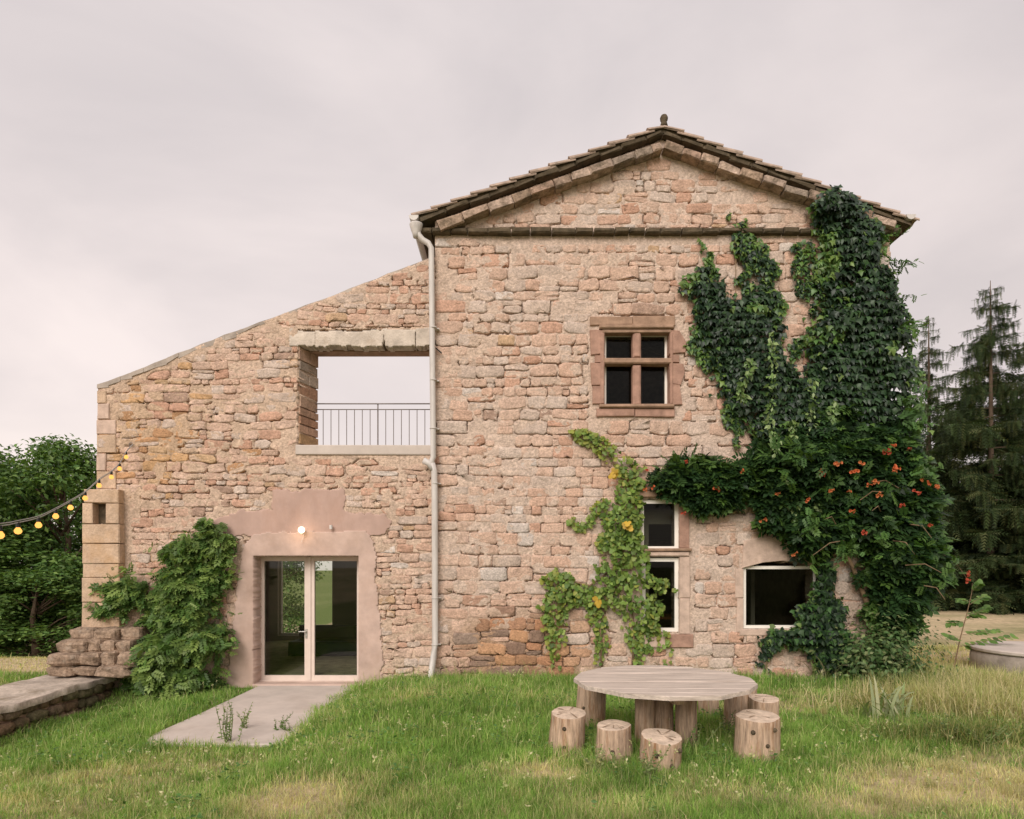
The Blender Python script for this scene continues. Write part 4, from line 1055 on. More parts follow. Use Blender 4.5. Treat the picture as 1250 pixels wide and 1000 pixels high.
def facing(n, up=.5, sp=.45, out=1.0):
    return norm(np.array([[0, -out, up]])+sp*RNG.standard_normal((n, 3)))
def hang(n, sp=.5, out=.35, side=0.0):
    return norm(np.array([[side, -out, -1.0]])+sp*RNG.standard_normal((n, 3)))

# ---- dark creeper in two columns
cr = thing('dark_creeper', 'dark green creeper climbing the facade in two tall columns', 'vine', PX(1010, 815, -.05))
DK = [(.018, .041, .017), (.026, .055, .021), (.013, .030, .015), (.034, .074, .024)]; LT = [(.09, .17, .035), (.075, .15, .04), (.13, .20, .045)]
parts = []
def creep(poly, n, thick, pal, size, seed, w=None, dd=.35, clump=.6, edge=.21, tpl=T_IVY, up=.55, sp=.38):
    P, d, u = wallmass(poly, n, thick, seed=seed, dd=dd, clump=clump, edge=edge)
    m = len(P)
    if tpl is T_IVY and thick > .3:
        wob = .09*fbm(P[:, 0]*1.6, P[:, 2]*.9, seed+60, 3); ph = (P[:, 2]+wob)/.135
        sn = RNG.random(m) < .75
        P[sn, 2] = ((np.floor(ph)+.5+.30*(RNG.random(m)-.5))*.135-wob)[sn]; P[sn, 1] -= .03
    c = colmix(m, pal, .2, w)
    young = (fbm(P[:, 0]*1.7, P[:, 2]*1.7, seed+20, 3) > .28) | (RNG.random(m) < .02) | ((d < .06) & (RNG.random(m) < .5))
    c[young] = colmix(int(young.sum()), LT, .2)
    parts.append(scatter(tpl, P, facing(m, up, sp), hang(m, .42, .4), size*RNG.uniform(.65, 1.25, m), c))
creep([(838, 338), (868, 330), (895, 365), (925, 358), (945, 400), (960, 440), (985, 470), (1000, 560), (970, 640), (925, 640), (915, 560), (905, 520), (885, 490), (868, 450), (850, 400), (838, 365)], 6200, .34, DK, .118, 100)
creep([(888, 275), (905, 272), (925, 300), (945, 330), (952, 400), (925, 385), (905, 355), (893, 310)], 1000, .14, DK+LT, .10, 110, clump=.85)
creep([(850, 300), (862, 305), (868, 340), (850, 345), (846, 320)], 120, .08, LT, .09, 111, clump=.9)
creep([(842, 395), (860, 400), (880, 470), (905, 520), (905, 545), (880, 520), (850, 440)], 420, .10, DK+LT, .10, 112, clump=.9)
creep([(985, 252), (1020, 238), (1060, 262), (1068, 300), (1074, 340), (1092, 390), (1098, 430), (1101, 500), (1104, 560), (1106, 600), (1060, 640), (960, 620), (958, 520), (965, 470), (985, 420), (1000, 380), (1004, 330), (986, 290)], 12500, .50, DK, .122, 120, clump=.4)
creep([(972, 300), (990, 292), (1002, 350), (997, 400), (968, 445), (975, 360)], 480, .10, DK+LT, .10, 130, clump=.9)
creep([(1080, 282), (1092, 275), (1092, 300), (1086, 310)], 60, .10, LT, .09, 131)
creep([(1090, 340), (1100, 330), (1112, 400), (1125, 480), (1130, 560), (1112, 560), (1104, 450)], 420, .18, LT+DK, .10, 132, clump=.9)
creep([(1010, 355), (1035, 352), (1040, 385), (1018, 400), (1006, 385)], 260, .60, LT, .12, 133, clump=.6)
# loose pale runners hanging down the left column and the bulk
for (px0, py0, px1, py1) in ((925, 420, 930, 560), (900, 450, 893, 500), (950, 520, 945, 620), (975, 470, 955, 640), (1000, 500, 975, 600), (985, 560, 978, 650)):
    m = 130; t = RNG.random(m); X = WX(px0)+(WX(px1)-WX(px0))*t+.035*RNG.standard_normal(m)+.05*np.sin(t*7); Z = WZ(py0)+(WZ(py1)-WZ(py0))*t
    P = np.stack([X, -.48-.10*RNG.random(m), Z], 1)
    parts.append(scatter(T_LEAF, P, facing(m, .3, .6), hang(m, .7, .3), .11*RNG.uniform(.6, 1.2, m), colmix(m, [(.20, .27, .10), (.15, .24, .07), (.10, .17, .05)], .2)))
V, F, C = join(parts); mk('foliage', V, F, M['glossleaf'], cr, C)
r = random.Random(4)
for base, path in ((1012, [(1012, 815), (1015, 740), (1008, 680), (990, 600), (965, 520), (935, 440), (900, 380), (900, 290)]), (1065, [(1068, 800), (1070, 720), (1060, 640), (1045, 520), (1040, 400), (1030, 300), (1025, 250)]), (1020, [(1020, 818), (1022, 760), (1012, 700), (1000, 640), (1005, 560), (1000, 480)])):
    mb = MB(); mb.tube([PX(a+r.uniform(-3, 3), b, -.05-.03*r.random()) for a, b in path], [max(.006, .035*(1-i/len(path))) for i in range(len(path))], 7); mb.build('stem', M['stem'], cr, True)

# ---- trumpet vine bulging out over the corner
tv = thing('trumpet_vine', 'bushy flowering vine with orange red trumpets overhanging the house corner', 'vine', PX(1075, 800, -.1))
parts = []
TD = [(.022, .056, .016), (.030, .072, .020), (.017, .042, .014), (.046, .098, .026)]; TL = [(.085, .16, .032), (.068, .135, .03)]
def bush(poly, n, thick, size, seed, pal=TD, light=.12, dd=.45, edge=.14, clump=.35, lump=1.0, y0=-.02, tpl=T_PIN):
    P, d, u = wallmass(poly, n, thick, seed=seed, dd=dd, edge=edge, clump=clump, lump=lump, y0=y0)
    m = len(P); c = colmix(m, pal, .2); yg = RNG.random(m) < light*(1+2*(d < .12)); c[yg] = colmix(int(yg.sum()), TL, .2)
    Nn = norm(np.array([[0, -.55, .85]])+.45*RNG.standard_normal((m, 3)))
    T = norm(np.array([[0, -.7, -.55]])+np.stack([.85*RNG.standard_normal(m), .35*RNG.standard_normal(m), .35*RNG.standard_normal(m)], 1))
    parts.append(scatter(tpl, P, Nn, T, size*RNG.uniform(.6, 1.25, m), c))
    return P
bush([(930, 545), (985, 500), (1060, 505), (1095, 530), (1108, 575), (1115, 640), (1128, 690), (1118, 715), (1100, 730), (1092, 758), (1076, 758), (1062, 720), (1054, 690), (1032, 650), (1008, 655), (985, 675), (960, 655), (938, 635), (918, 600)], 7600, .72, .28, 200, edge=.24, clump=.6)
bush([(1060, 560), (1100, 548), (1116, 610), (1135, 690), (1108, 715), (1078, 695), (1060, 640)], 2400, .8, .28, 210, y0=-.05, edge=.24, clump=.6)
bush([(792, 572), (815, 563), (850, 556), (905, 564), (935, 566), (930, 594), (905, 590), (884, 612), (858, 616), (845, 600), (815, 594), (799, 588)], 2100, .38, .24, 220, dd=.3)
bush([(1066, 690), (1100, 690), (1108, 735), (1092, 776), (1074, 758)], 1000, .6, .26, 230)
bush([(1085, 560), (1108, 560), (1125, 640), (1142, 700), (1125, 690), (1100, 620)], 500, .5, .26, 235, light=.6)
def shoots(spec, size, pal, dens=9):
    for (px, py, y, dx, dz, L) in spec:
        A = np.array(PX(px, py, y)); d = norm(np.array([[dx, -.35, dz]]))[0]
        for t in np.linspace(.1, 1, int(dens*L/.5)):
            q_ = A+d*L*t+np.array([0, 0, -.30*L*t*t])
            Tt = norm(np.array([d*.5+np.array([0, 0, -.2])+.75*RNG.standard_normal(3)]))
            parts.append(scatter(T_PIN, q_[None], norm(np.array([[0, -.5, 1.]])+.3*RNG.standard_normal((1, 3))), Tt, np.array([size*RNG.uniform(.6, 1.1)*(1.15-.5*t)]), colmix(1, pal, .2)))
sp_ = []
for k in range(46):
    px, py = random.choice([(1100, 400), (1102, 450), (1104, 500), (1106, 545), (1110, 580), (1118, 620), (1128, 660), (1138, 695), (1124, 715), (1104, 730), (1092, 350), (1088, 310)])
    sp_.append((px+random.uniform(-12, 4), py+random.uniform(-14, 14), random.uniform(-.75, -.15), random.uniform(.5, 1), random.uniform(-.2, .9), random.uniform(.25, .55)))
for k in range(34): sp_.append((random.uniform(935, 1120), random.uniform(545, 690), -.95, random.uniform(-1, 1), random.uniform(-.3, .8), random.uniform(.25, .5)))
for k in range(16): sp_.append((random.uniform(800, 925), random.uniform(562, 600), -.35, random.uniform(-1, 1), random.uniform(-.2, 1), random.uniform(.15, .32)))
sp_ += [(1118, 668, -.47, .8, .1, .45), (1140, 672, -.52, .9, -.1, .4), (1152, 678, -.53, .7, -.3, .35), (1135, 670, -.5, .6, .5, .3)]
shoots(sp_, .2, TL+[(.06, .13, .03), (.05, .11, .028)])
V, F, C = join(parts); mk('foliage', V, F, M['leaf'], tv, C)
for path in ([(1072, 805), (1078, 740), (1066, 690), (1050, 640), (1030, 590), (1000, 550)], [(1078, 808), (1090, 740), (1105, 680), (1120, 640)], [(1066, 800), (1060, 740), (1040, 690), (1000, 620), (930, 590), (860, 580), (800, 585)]):
    mb = MB(); mb.tube([PX(a, b, -.08-.25*(i/len(path))) for i, (a, b) in enumerate(path)], [max(.008, .05*(1-i/(len(path)+1))) for i in range(len(path))], 7); mb.build('stem', M['stem'], tv, True)
r = random.Random(8)
for px0, py0, L in ((1048, 612, 1), (1075, 625, -1), (1090, 660, 1), (1030, 660, -1), (1105, 690, 1), (1060, 590, 1), (1020, 640, -1), (1110, 640, 1), (1128, 715, 1)):
    p = np.array(PX(px0, py0, -.75)); q_ = p+np.array([L*r.uniform(.2, .6), -.2, r.uniform(-.35, .15)]); mm = (p+q_)/2+np.array([0, -.05, .08])
    mb = MB(); mb.tube([p, mm, q_], [.010, .008, .004], 5); mb.build('bare_twig', M['stem'], tv)
mb = MB(); mb.tube([PX(1108, 668, -.45), PX(1140, 672, -.52), PX(1165, 684, -.55), PX(1180, 706, -.56)], [.010, .008, .006, .004], 5); mb.build('flowering_shoot', M['stem'], tv)
def flower(parent, c, s, seed):
    r = random.Random(seed); mb = MB()
    for k in range(r.choice([3, 4, 5])):
        a = np.array([r.uniform(-1, 1), -r.uniform(.4, 1), r.uniform(-.6, .5)]); a /= np.linalg.norm(a)
        b = np.array(c)+.3*s*np.array([r.uniform(-1, 1), r.uniform(-.5, .5), r.uniform(-.6, .6)])
        u = np.cross(a, [.2, .3, .9]); u /= np.linalg.norm(u); w = np.cross(a, u); n = 6; V = []
        for t, rr in ((0, .05), (.55, .11), (.85, .17), (1.0, .36)):
            for k2 in range(n): g = 2*pi*k2/n; V.append(b+s*(a*t*.9+rr*(u*cos(g)+w*sin(g))))
        F = [(i*n+k2, i*n+(k2+1) % n, (i+1)*n+(k2+1) % n, (i+1)*n+k2) for i in range(3) for k2 in range(n)]
        mb.add(V, F)
    col = np.array(r.choice([(.60, .15, .06), (.62, .20, .08), (.52, .10, .06)]))
    mb.build('flower_cluster', M['petal'], parent, True, col, loc=tuple(c))
for i, (px, py, y) in enumerate([(1037, 624, -.95), (1066, 587, -.95), (1060, 592, -.9), (1090, 576, -.85), (1125, 586, -.7), (1133, 591, -.7), (1142, 595, -.6), (1117, 600, -.8), (948, 602, -.45), (1000, 575, -.7), (1015, 598, -.8), (1034, 600, -.85), (1003, 580, -.7), (875, 598, -.4), (790, 574, -.22), (797, 596, -.25), (787, 597, -.22), (833, 626, -.3), (968, 676, -.3), (1082, 552, -.75), (1180, 700, -.5), (1178, 709, -.5), (1050, 565, -.85), (930, 634, -.3), (1091, 572, -.85), (835, 563, -.3), (1108, 548, -.5), (1022, 566, -.8), (985, 610, -.7), (1043, 577, -.9), (1100, 617, -.9), (1071, 604, -.95), (905, 575, -.35), (1090, 545, -.6), (1135, 640, -.8), (1055, 650, -.9)]):
    flower(tv, PX(px, py, y-(.22 if 930 < px < 1150 and py > 540 else .06)), random.uniform(.05, .085), i)

# ---- ivy mound round the wide window
iv = thing('low_ivy', 'dense ivy mound creeping over the sill of the wide low window', 'ivy', PX(1010, 818, -.1))
parts = []
creep([(985, 660), (1008, 665), (1018, 715), (1020, 760), (1042, 790), (1046, 826), (1000, 822), (985, 790), (940, 788), (928, 772), (935, 758), (965, 754), (985, 738), (990, 700)], 3000, .42, DK+[(.05, .12, .03)], .115, 300, dd=.3)
creep([(925, 770), (940, 765), (945, 800), (940, 822), (932, 810)], 90, .08, DK, .09, 310, clump=.7)
V, F, C = join(parts); mk('foliage', V, F, M['leaf'], iv, C)
mb = MB(); mb.tube([PX(1012, 822, -.05), PX(1008, 780, -.08), PX(1000, 740, -.08), PX(1000, 690, -.06)], [.03, .025, .02, .01], 7); mb.build('stem', M['stem'], iv, True)
mb = MB(); mb.tube([PX(934, 822, -.05), PX(938, 800, -.06), PX(934, 775, -.05)], .012, 6); mb.build('stem', M['stem'], iv, True)

# ---- grape vine round the narrow window
gv = thing('grape_vine', 'light green grape vine trained round the narrow lower window', 'vine', PX(772, 818, -.05))
parts = []
GP = [(.14, .22, .04), (.10, .175, .035), (.17, .26, .055), (.21, .28, .06)]; GY = [(.28, .30, .06), (.24, .30, .07)]
def grape(poly, n, thick, seed, yel=.06, size=.092, clump=.55, edge=.08):
    P, d, u = wallmass(poly, n, thick, seed=seed, dd=.22, clump=.85, edge=edge*1.7)
    m = len(P); c = colmix(m, GP, .2); y = RNG.random(m) < yel*(1+2*(d < .05)); c[y] = colmix(int(y.sum()), GY, .15)
    parts.append(scatter(T_GRAPE, P, facing(m, .45, .42), hang(m, .6, .25), size*RNG.uniform(.55, 1.25, m), c))
grape([(700, 523), (728, 525), (752, 548), (778, 572), (793, 590), (780, 605), (758, 590), (742, 565), (722, 545), (703, 540)], 240, .18, 400, .35, .085)
grape([(752, 585), (784, 590), (778, 640), (770, 672), (748, 672), (732, 660), (738, 630), (752, 605)], 420, .25, 410)
grape([(690, 640), (705, 630), (735, 610), (748, 612), (735, 632), (715, 640)], 110, .12, 420, .2, .08)
grape([(725, 660), (772, 655), (790, 680), (808, 700), (816, 715), (803, 740), (796, 768), (770, 765), (748, 745), (725, 738), (728, 700), (735, 685)], 620, .28, 430)
grape([(655, 745), (662, 702), (680, 695), (692, 705), (722, 708), (740, 720), (735, 745), (715, 735), (690, 738), (668, 765)], 330, .22, 440, .15)
for (xa, ya, xb, yb, w, n) in ((672, 745, 680, 812, 10, 70), (690, 735, 684, 790, 8, 50), (732, 735, 730, 812, 9, 80), (722, 740, 738, 790, 8, 40), (770, 765, 776, 808, 12, 90), (785, 765, 790, 800, 10, 60), (808, 770, 812, 815, 8, 34), (806, 705, 822, 720, 6, 26), (805, 768, 820, 775, 5, 18), (735, 650, 730, 690, 5, 30), (745, 560, 735, 575, 5, 14)):
    grape([(xa-w, ya), (xa+w, ya), (xb+w*.5, yb), (xb-w*.5, yb)], n, .12, 450+xa, .15, .08, .3, .03)
V, F, C = join(parts); mk('foliage', V, F, M['leaf'], gv, C)
for path in ([(772, 820), (774, 770), (768, 720), (760, 680), (765, 630), (770, 595), (745, 560), (710, 530)], [(735, 820), (733, 770), (742, 720), (755, 690)], [(755, 690), (720, 715), (690, 708), (665, 720)]):
    mb = MB(); mb.tube([PX(a, b, -.06) for a, b in path], [max(.006, .022*(1-i/(len(path)+1))) for i in range(len(path))], 6); mb.build('stem', M['stem'], gv, True)
for px, py in ((768, 640), (731, 732), (752, 575)):
    P = np.array([PX(px, py, -.3)]*3)+.03*RNG.standard_normal((3, 3)); V, F, C = scatter(T_GRAPE, P, facing(3, .4, .3), hang(3, .4, .2), np.full(3, .13), colmix(3, [(.55, .36, .05)], .1)); mk('yellow_leaf', V, F, M['leaf'], gv, C)

# ---- pale vine left of the glazed door
wv = thing('door_climber', 'leafy green climber on the wing wall left of the glazed door', 'vine', PX(220, 850, 0))
parts = []
WD = [(.13, .205, .045), (.165, .245, .06), (.09, .155, .04), (.20, .28, .07)]
def climb(poly, n, thick, seed, size=.185, **kw): bush(poly, int(n*.55), thick, size, seed, pal=WD, light=.25, dd=.3, y0=WY-.02, clump=.93, edge=.22, lump=1.4, **kw)
climb([(200, 678), (222, 650), (255, 643), (282, 655), (286, 672), (265, 690), (235, 688), (212, 692)], 800, .42, 500)
climb([(120, 712), (140, 702), (168, 703), (188, 716), (182, 738), (160, 752), (140, 742), (126, 728)], 650, .40, 510)
climb([(195, 705), (225, 690), (270, 692), (292, 703), (275, 722), (278, 750), (240, 765), (200, 770), (172, 755), (188, 735)], 1500, .48, 520)
climb([(172, 790), (205, 768), (250, 758), (280, 765), (278, 815), (268, 848), (225, 850), (185, 845), (172, 820)], 2400, .72, 530)
climb([(222, 846), (262, 822), (288, 838), (292, 858), (262, 868), (230, 862)], 650, .8, 540)
climb([(140, 812), (160, 798), (182, 802), (186, 820), (160, 824), (145, 822)], 380, .42, 550)
sp_ = []
for k in range(60):
    px, py = random.choice([(205, 672), (235, 650), (272, 652), (284, 705), (276, 740), (130, 712), (165, 705), (190, 760), (180, 800), (278, 790), (250, 700), (230, 730), (150, 745), (270, 690), (215, 690)])
    sp_.append((px+random.uniform(-10, 10), py+random.uniform(-8, 8), random.uniform(-.4, -.1), random.uniform(-1, 1), random.uniform(-.2, .8), random.uniform(.15, .35)))
shoots(sp_, .15, WD)
V, F, C = join(parts); mk('foliage', V, F, M['leaf'], wv, C)
for path in ([(225, 852), (228, 800), (215, 760), (180, 735), (150, 720)], [(235, 852), (245, 790), (250, 730), (245, 690), (250, 660)], [(262, 850), (268, 790), (270, 730), (262, 690)]):
    mb = MB(); mb.tube([PX(a, b, WY-.08) for a, b in path], [max(.008, .03*(1-i/(len(path)+1))) for i in range(len(path))], 6); mb.build('stem', M['stem'], wv, True)

# ------------------------------------------------------------------ grass
def blades(x, y, h, w, col, lean=.35, z=None, curl=.5):
    m = len(x); z = ground_z(x, y)-.01 if z is None else z
    a = RNG.uniform(0, 2*pi, m); la = RNG.uniform(0, 2*pi, m); l = lean*np.abs(RNG.standard_normal(m))
    wx, wy = np.cos(a)*w/2, np.sin(a)*w/2
    dx, dy = np.cos(la)*l*h, np.sin(la)*l*h
    B = np.stack([x, y, z], 1)
    m1 = B+np.stack([dx*.30, dy*.30, h*.55], 1); tp_ = B+np.stack([dx, dy, h*(1-curl*np.clip(l, 0, 1)**2*.6)], 1)
    W = np.stack([wx, wy, 0*wx], 1)
    V = np.stack([B-W, B+W, m1+W*.8, m1-W*.8, tp_], 1).reshape(-1, 3)
    o = (np.arange(m)*5)[:, None, None]; F = (np.array([[0, 1, 2], [0, 2, 3], [3, 2, 4]])[None]+o).reshape(-1, 3)
    return V, F, np.repeat(col, 5, 0)
def lush(x, y):
    k = .32+.5*fbm(x*.9, y*.9, 44, 3)+.55*fbm(x*3.4, y*3.4, 47, 2)
    k = k+.7*np.exp(-((x+.2)/1.6)**2-((y+2.2)/1.5)**2)+.75*np.exp(-((x-1.5)/1.5)**2-((y+5.0)/.8)**2)+.6*sstep(-1.3, -.2, y)*(x > -2.7)
    k = k+.7*np.exp(-((x+5.3)/.9)**2-((y+2.2)/2.0)**2)+.55*np.exp(-((x+2.4)/.35)**2-((y+2)/2)**2)
    k = k-.5*dryness(x, y)
    return np.clip(k, .0, 1.25)
tot = 840000
Dd = 4.0*(16.0/4.0)**RNG.random(tot)                               # denser close by
X = RNG.uniform(-1.05, 1.0, tot)*Dd; Y = Dd-DIST
acc = RNG.random(tot) < .40
acc &= ~((X > -4.44+.06*fbm(Y*4, X*0, 3)+.10*RNG.random(tot)**4) & (X < -2.70-.22*np.clip(.5+fbm(Y*2, Y*0, 12), 0, 1)-.15*RNG.random(tot)**3) & (Y > -3.74+.06*fbm(X*5, X*0, 6)+.14*RNG.random(tot)**4))
acc &= ~((X > -7.95) & (X < -6.80)) & ~((Y > -.05) & (Y < 9.2) & (X > -7.45) & (X < 6.65)) & ~((X < -6.8) & (Y < -.2) & (X > -8))
acc &= ~(((X-10.05)**2+(Y-.9)**2) < 1.2**2)
X, Y, Dd = X[acc], Y[acc], Dd[acc]
dr = dryness(X, Y); lu = lush(X, Y)
thin = RNG.random(len(X)) < np.clip(1.05-.55*dr*(lu < .3), .2, 1)*np.where(Y > 0, .7, 1)
X, Y, Dd, dr, lu = X[thin], Y[thin], Dd[thin], dr[thin], lu[thin]
m = len(X)
h = (.035+.045*RNG.random(m)+.13*lu*RNG.uniform(.5, 1.25, m)); tall = RNG.random(m) < .02*(.5+lu); h[tall] = np.maximum(h[tall]*1.7, .16)
w = (.0042+.002*RNG.random(m))*np.clip(Dd/5.5, .8, 2.2)
green = colmix(m, [(.195, .335, .065), (.235, .365, .085), (.28, .375, .11), (.155, .285, .055)], .16); straw = colmix(m, [(.60, .50, .28), (.50, .46, .23), (.64, .53, .33)], .15)
mixk = (np.clip(dr*1.1+.10*RNG.standard_normal(m), 0, 1) > RNG.random(m))[:, None]*np.clip(.55+.35*RNG.random((m, 1)), 0, 1)
gcol = (green*(1-mixk)+straw*mixk)*1.10; gcol[tall] = gcol[tall]*.5+straw[tall]*.5
gcol = gcol*(1+.30*fbm(X*2.2, Y*2.2, 90, 3)+.35*fbm(X*8, Y*8, 95, 2))[:, None]; V, F, C = blades(X, Y, h, w, gcol, .6)
go = mk('meadow_grass', V, F, M['blade'], None, C); tag(go, 'green and straw coloured grass of the unmown lawn', 'grass', kind='stuff')
# tufts standing out of the sward
nt_ = 1500; Dt = 4.2*(12/4.2)**RNG.random(nt_); TX_ = RNG.uniform(-.85, .85, nt_)*Dt; TY_ = Dt-DIST
ok = (TY_ < -.05) & ~((TX_ > -4.6) & (TX_ < -2.6) & (TY_ > -3.9)) & (TX_ > -6.7) & (RNG.random(nt_) < .35+.65*lush(TX_, TY_))
TX_, TY_, Dt = TX_[ok], TY_[ok], Dt[ok]; per = 42; nt_ = len(TX_)
hk = np.repeat(RNG.uniform(.07, .17, nt_)*(.7+.6*lush(TX_, TY_)), per); rk = np.repeat(RNG.uniform(.02, .07, nt_), per)
X = np.repeat(TX_, per)+rk*RNG.standard_normal(nt_*per); Y = np.repeat(TY_, per)+rk*RNG.standard_normal(nt_*per)
tone = np.repeat(RNG.uniform(.6, 1.15, nt_), per)[:, None]; dk = np.repeat((RNG.random(nt_) < dryness(TX_, TY_)), per)[:, None]
tc_ = np.where(dk, colmix(len(X), [(.56, .48, .26), (.46, .44, .20)], .12), colmix(len(X), [(.165, .31, .055), (.21, .34, .07), (.13, .26, .048)], .14))*tone
V, F, C = blades(X, Y, hk*RNG.uniform(.5, 1.2, len(X)), .0045*np.clip(np.repeat(Dt, per)/5.5, .8, 2), tc_, .85, curl=.8)
tag(mk('grass_tufts', V, F, M['blade'], None, C), 'taller tufts of grass standing out of the lawn', 'grass', kind='stuff')
# thin flowering stalks
ns_ = 900; Dt = 4.3*(11.3/4.3)**RNG.random(ns_); X = RNG.uniform(-.8, .85, ns_)*Dt; Y = Dt-DIST
ok = (Y < -.1) & ~((X > -4.6) & (X < -2.6) & (Y > -3.9)) & (X > -6.6) & (fbm(X*1.3, Y*1.3, 120, 3) > -.02)
X, Y, Dt = X[ok], Y[ok], Dt[ok]; m = len(X); hs_ = RNG.uniform(.14, .34, m); st0 = blades(X, Y, hs_, .0035*np.clip(Dt/5.5, .8, 1.8), colmix(m, [(.34, .36, .14), (.26, .32, .10), (.46, .42, .22)], .15), .22)
tips = st0[0].reshape(-1, 5, 3); parts = [st0]
for k in range(7):
    f = RNG.uniform(.45, 1.0, (m, 1)); P = tips[:, 2]*(1-f)+tips[:, 4]*f
    parts.append(scatter(T_LEAF, P, norm(np.array([[0, -.5, 1.]])+.5*RNG.standard_normal((m, 3))), norm(RNG.standard_normal((m, 3))+np.array([[0, 0, .4]])), RNG.uniform(.012, .034, m), colmix(m, [(.40, .42, .18), (.24, .33, .09), (.52, .48, .28)], .15)))
V, F, C = join(parts); tag(mk('flowering_stalks', V, F, M['leaf'], None, C), 'thin seeding stalks scattered through the lawn', 'weeds', kind='stuff')
# clover and broad weeds low in the sward
m = 26000; Dd = 4.1*(12/4.1)**RNG.random(m); X = RNG.uniform(-.85, .85, m)*Dd; Y = Dd-DIST
ok = (lush(X, Y) > .45) & (fbm(X*1.6, Y*1.6, 70, 3) > -.05) & (Y < -.1) & ~((X > -4.5) & (X < -2.65) & (Y > -3.8)) & (X > -6.75)
X, Y = X[ok], Y[ok]; m = len(X); P = np.stack([X, Y, ground_z(X, Y)+RNG.uniform(.02, .14, m)], 1)
V, F, C = scatter(T_LEAF, P, norm(np.array([[0, -.3, 1]])+.4*RNG.standard_normal((m, 3))), norm(np.array([[0, 0, .1]])+RNG.standard_normal((m, 3))*np.array([[1, 1, .3]])), RNG.uniform(.025, .06, m), colmix(m, [(.09, .19, .04), (.13, .23, .05), (.07, .15, .035)], .18))
wo_ = mk('clover', V, F, M['leaf'], None, C); tag(wo_, 'small leaved clover and weeds among the lush grass', 'weeds', kind='stuff')

# long straw grass on the right, and its darker clumps
parts = []
for (px, py, rx, ry, n, hh, pal) in ((1150, 868, 1.0, .45, 4200, .42, 's'), (1215, 850, .8, .5, 3000, .40, 's'), (1110, 850, .5, .35, 1600, .38, 'm'), (1180, 905, .8, .35, 1800, .28, 'm'), (1085, 830, .45, .4, 1300, .45, 'm'), (1230, 880, .5, .4, 1400, .36, 's'), (1060, 800, .3, .4, 700, .5, 'm'), (1170, 835, .9, .5, 1600, .35, 's')):
    gx_, gy_ = groundhit(px, py); X = gx_+rx*RNG.standard_normal(n)*.6; Y = gy_+ry*RNG.standard_normal(n)*.6
    X = X+.06*np.round(3*fbm(X*3, Y*3, 3)); h = hh*RNG.uniform(.45, 1.15, n)
    c = colmix(n, [(.54, .48, .26), (.44, .43, .19), (.32, .36, .12), (.62, .53, .33)] if pal == 's' else [(.16, .22, .06), (.24, .27, .09), (.36, .32, .14), (.11, .18, .04)], .15)
    parts.append(blades(X, Y, h*1.08, .006+.004*RNG.random(n), c, .85, curl=1.0))
V, F, C = join(parts); tag(mk('long_grass', V, F, M['blade'], None, C), 'long straw coloured grass bent over at the corner of the lawn', 'grass', kind='stuff')

def strap_plant(px, py, n, L, label, pal):
    gx_, gy_ = groundhit(px, py); o = thing('strap_leaved_plant', label, 'plant', (gx_, gy_, float(ground_z(gx_, gy_))), 'strap leaved plants by the house corner')
    for k in range(n):
        a = RNG.uniform(0, 2*pi); l = L*RNG.uniform(.6, 1.1); b = np.array([gx_, gy_, float(ground_z(gx_, gy_))-.02])+np.array([.12*RNG.standard_normal(), .08*RNG.standard_normal(), 0])
        d = np.array([cos(a), sin(a)*.7]); bend = RNG.uniform(.3, 1.0); V = []; F = []
        pw = np.array([-d[1], d[0]])/np.hypot(*d)
        for i, t in enumerate(np.linspace(0, 1, 6)):
            r_ = l*bend*t**1.6*.8; zz = l*(t-.55*bend*t**2.6); wd = .019*(1-t**2.5)+.003
            for s in (-1, 1): V.append(b+np.array([d[0]*r_+s*pw[0]*wd, d[1]*r_+s*pw[1]*wd, zz+(.006 if s > 0 else 0)]))
        for i in range(5): F.append((2*i, 2*i+1, 2*i+3, 2*i+2))
        mk('leaf', V, F, M['leaf'], o, np.array(pal[int(RNG.integers(len(pal)))])*RNG.uniform(.8, 1.15))
strap_plant(1008, 832, 26, .60, 'pale strap leaved plant at the foot of the ivy', [(.33, .32, .17), (.22, .26, .10), (.42, .38, .24)])
strap_plant(1085, 880, 30, .62, 'grey green strap leaved plant beside the long straw grass', [(.30, .34, .18), (.40, .40, .24), (.20, .27, .10)])

# mixed shrub at the house corner
sh = thing('corner_shrub', 'low mixed shrub below the flowering vine at the corner', 'shrub', PX(1075, 830, -.6))
parts = []
m = 4600; cc = np.array([PX(1076, 806, -.5)])
P = cc+RNG.standard_normal((m, 3))*np.array([[.36, .28, .30]])*np.clip(RNG.random((m, 1))+.5, 0, 1.2); P[:, 2] = np.maximum(P[:, 2], .05)
Nn = norm((P-cc)*np.array([[1, 1, .8]])+np.array([[0, -.2, .5]])+.3*RNG.standard_normal((m, 3)))
parts.append(scatter(T_LEAF, P, Nn, norm(np.cross(Nn, RNG.standard_normal((m, 3)))), RNG.uniform(.05, .11, m), colmix(m, [(.06, .12, .035), (.08, .15, .045), (.12, .18, .06), (.17, .20, .08)], .2)))
V, F, C = join(parts); mk('foliage', V, F, M['leaf'], sh, C)
for k in range(5):
    mb = MB(); a = cc[0]+np.array([.05*k-.1, 0, -.35]); mb.tube([a, a+np.array([.09*(k-2), -.05, .35]), a+np.array([.16*(k-2), -.08, .6])], [.012, .009, .004], 5); mb.build('stem', M['stem'], sh)

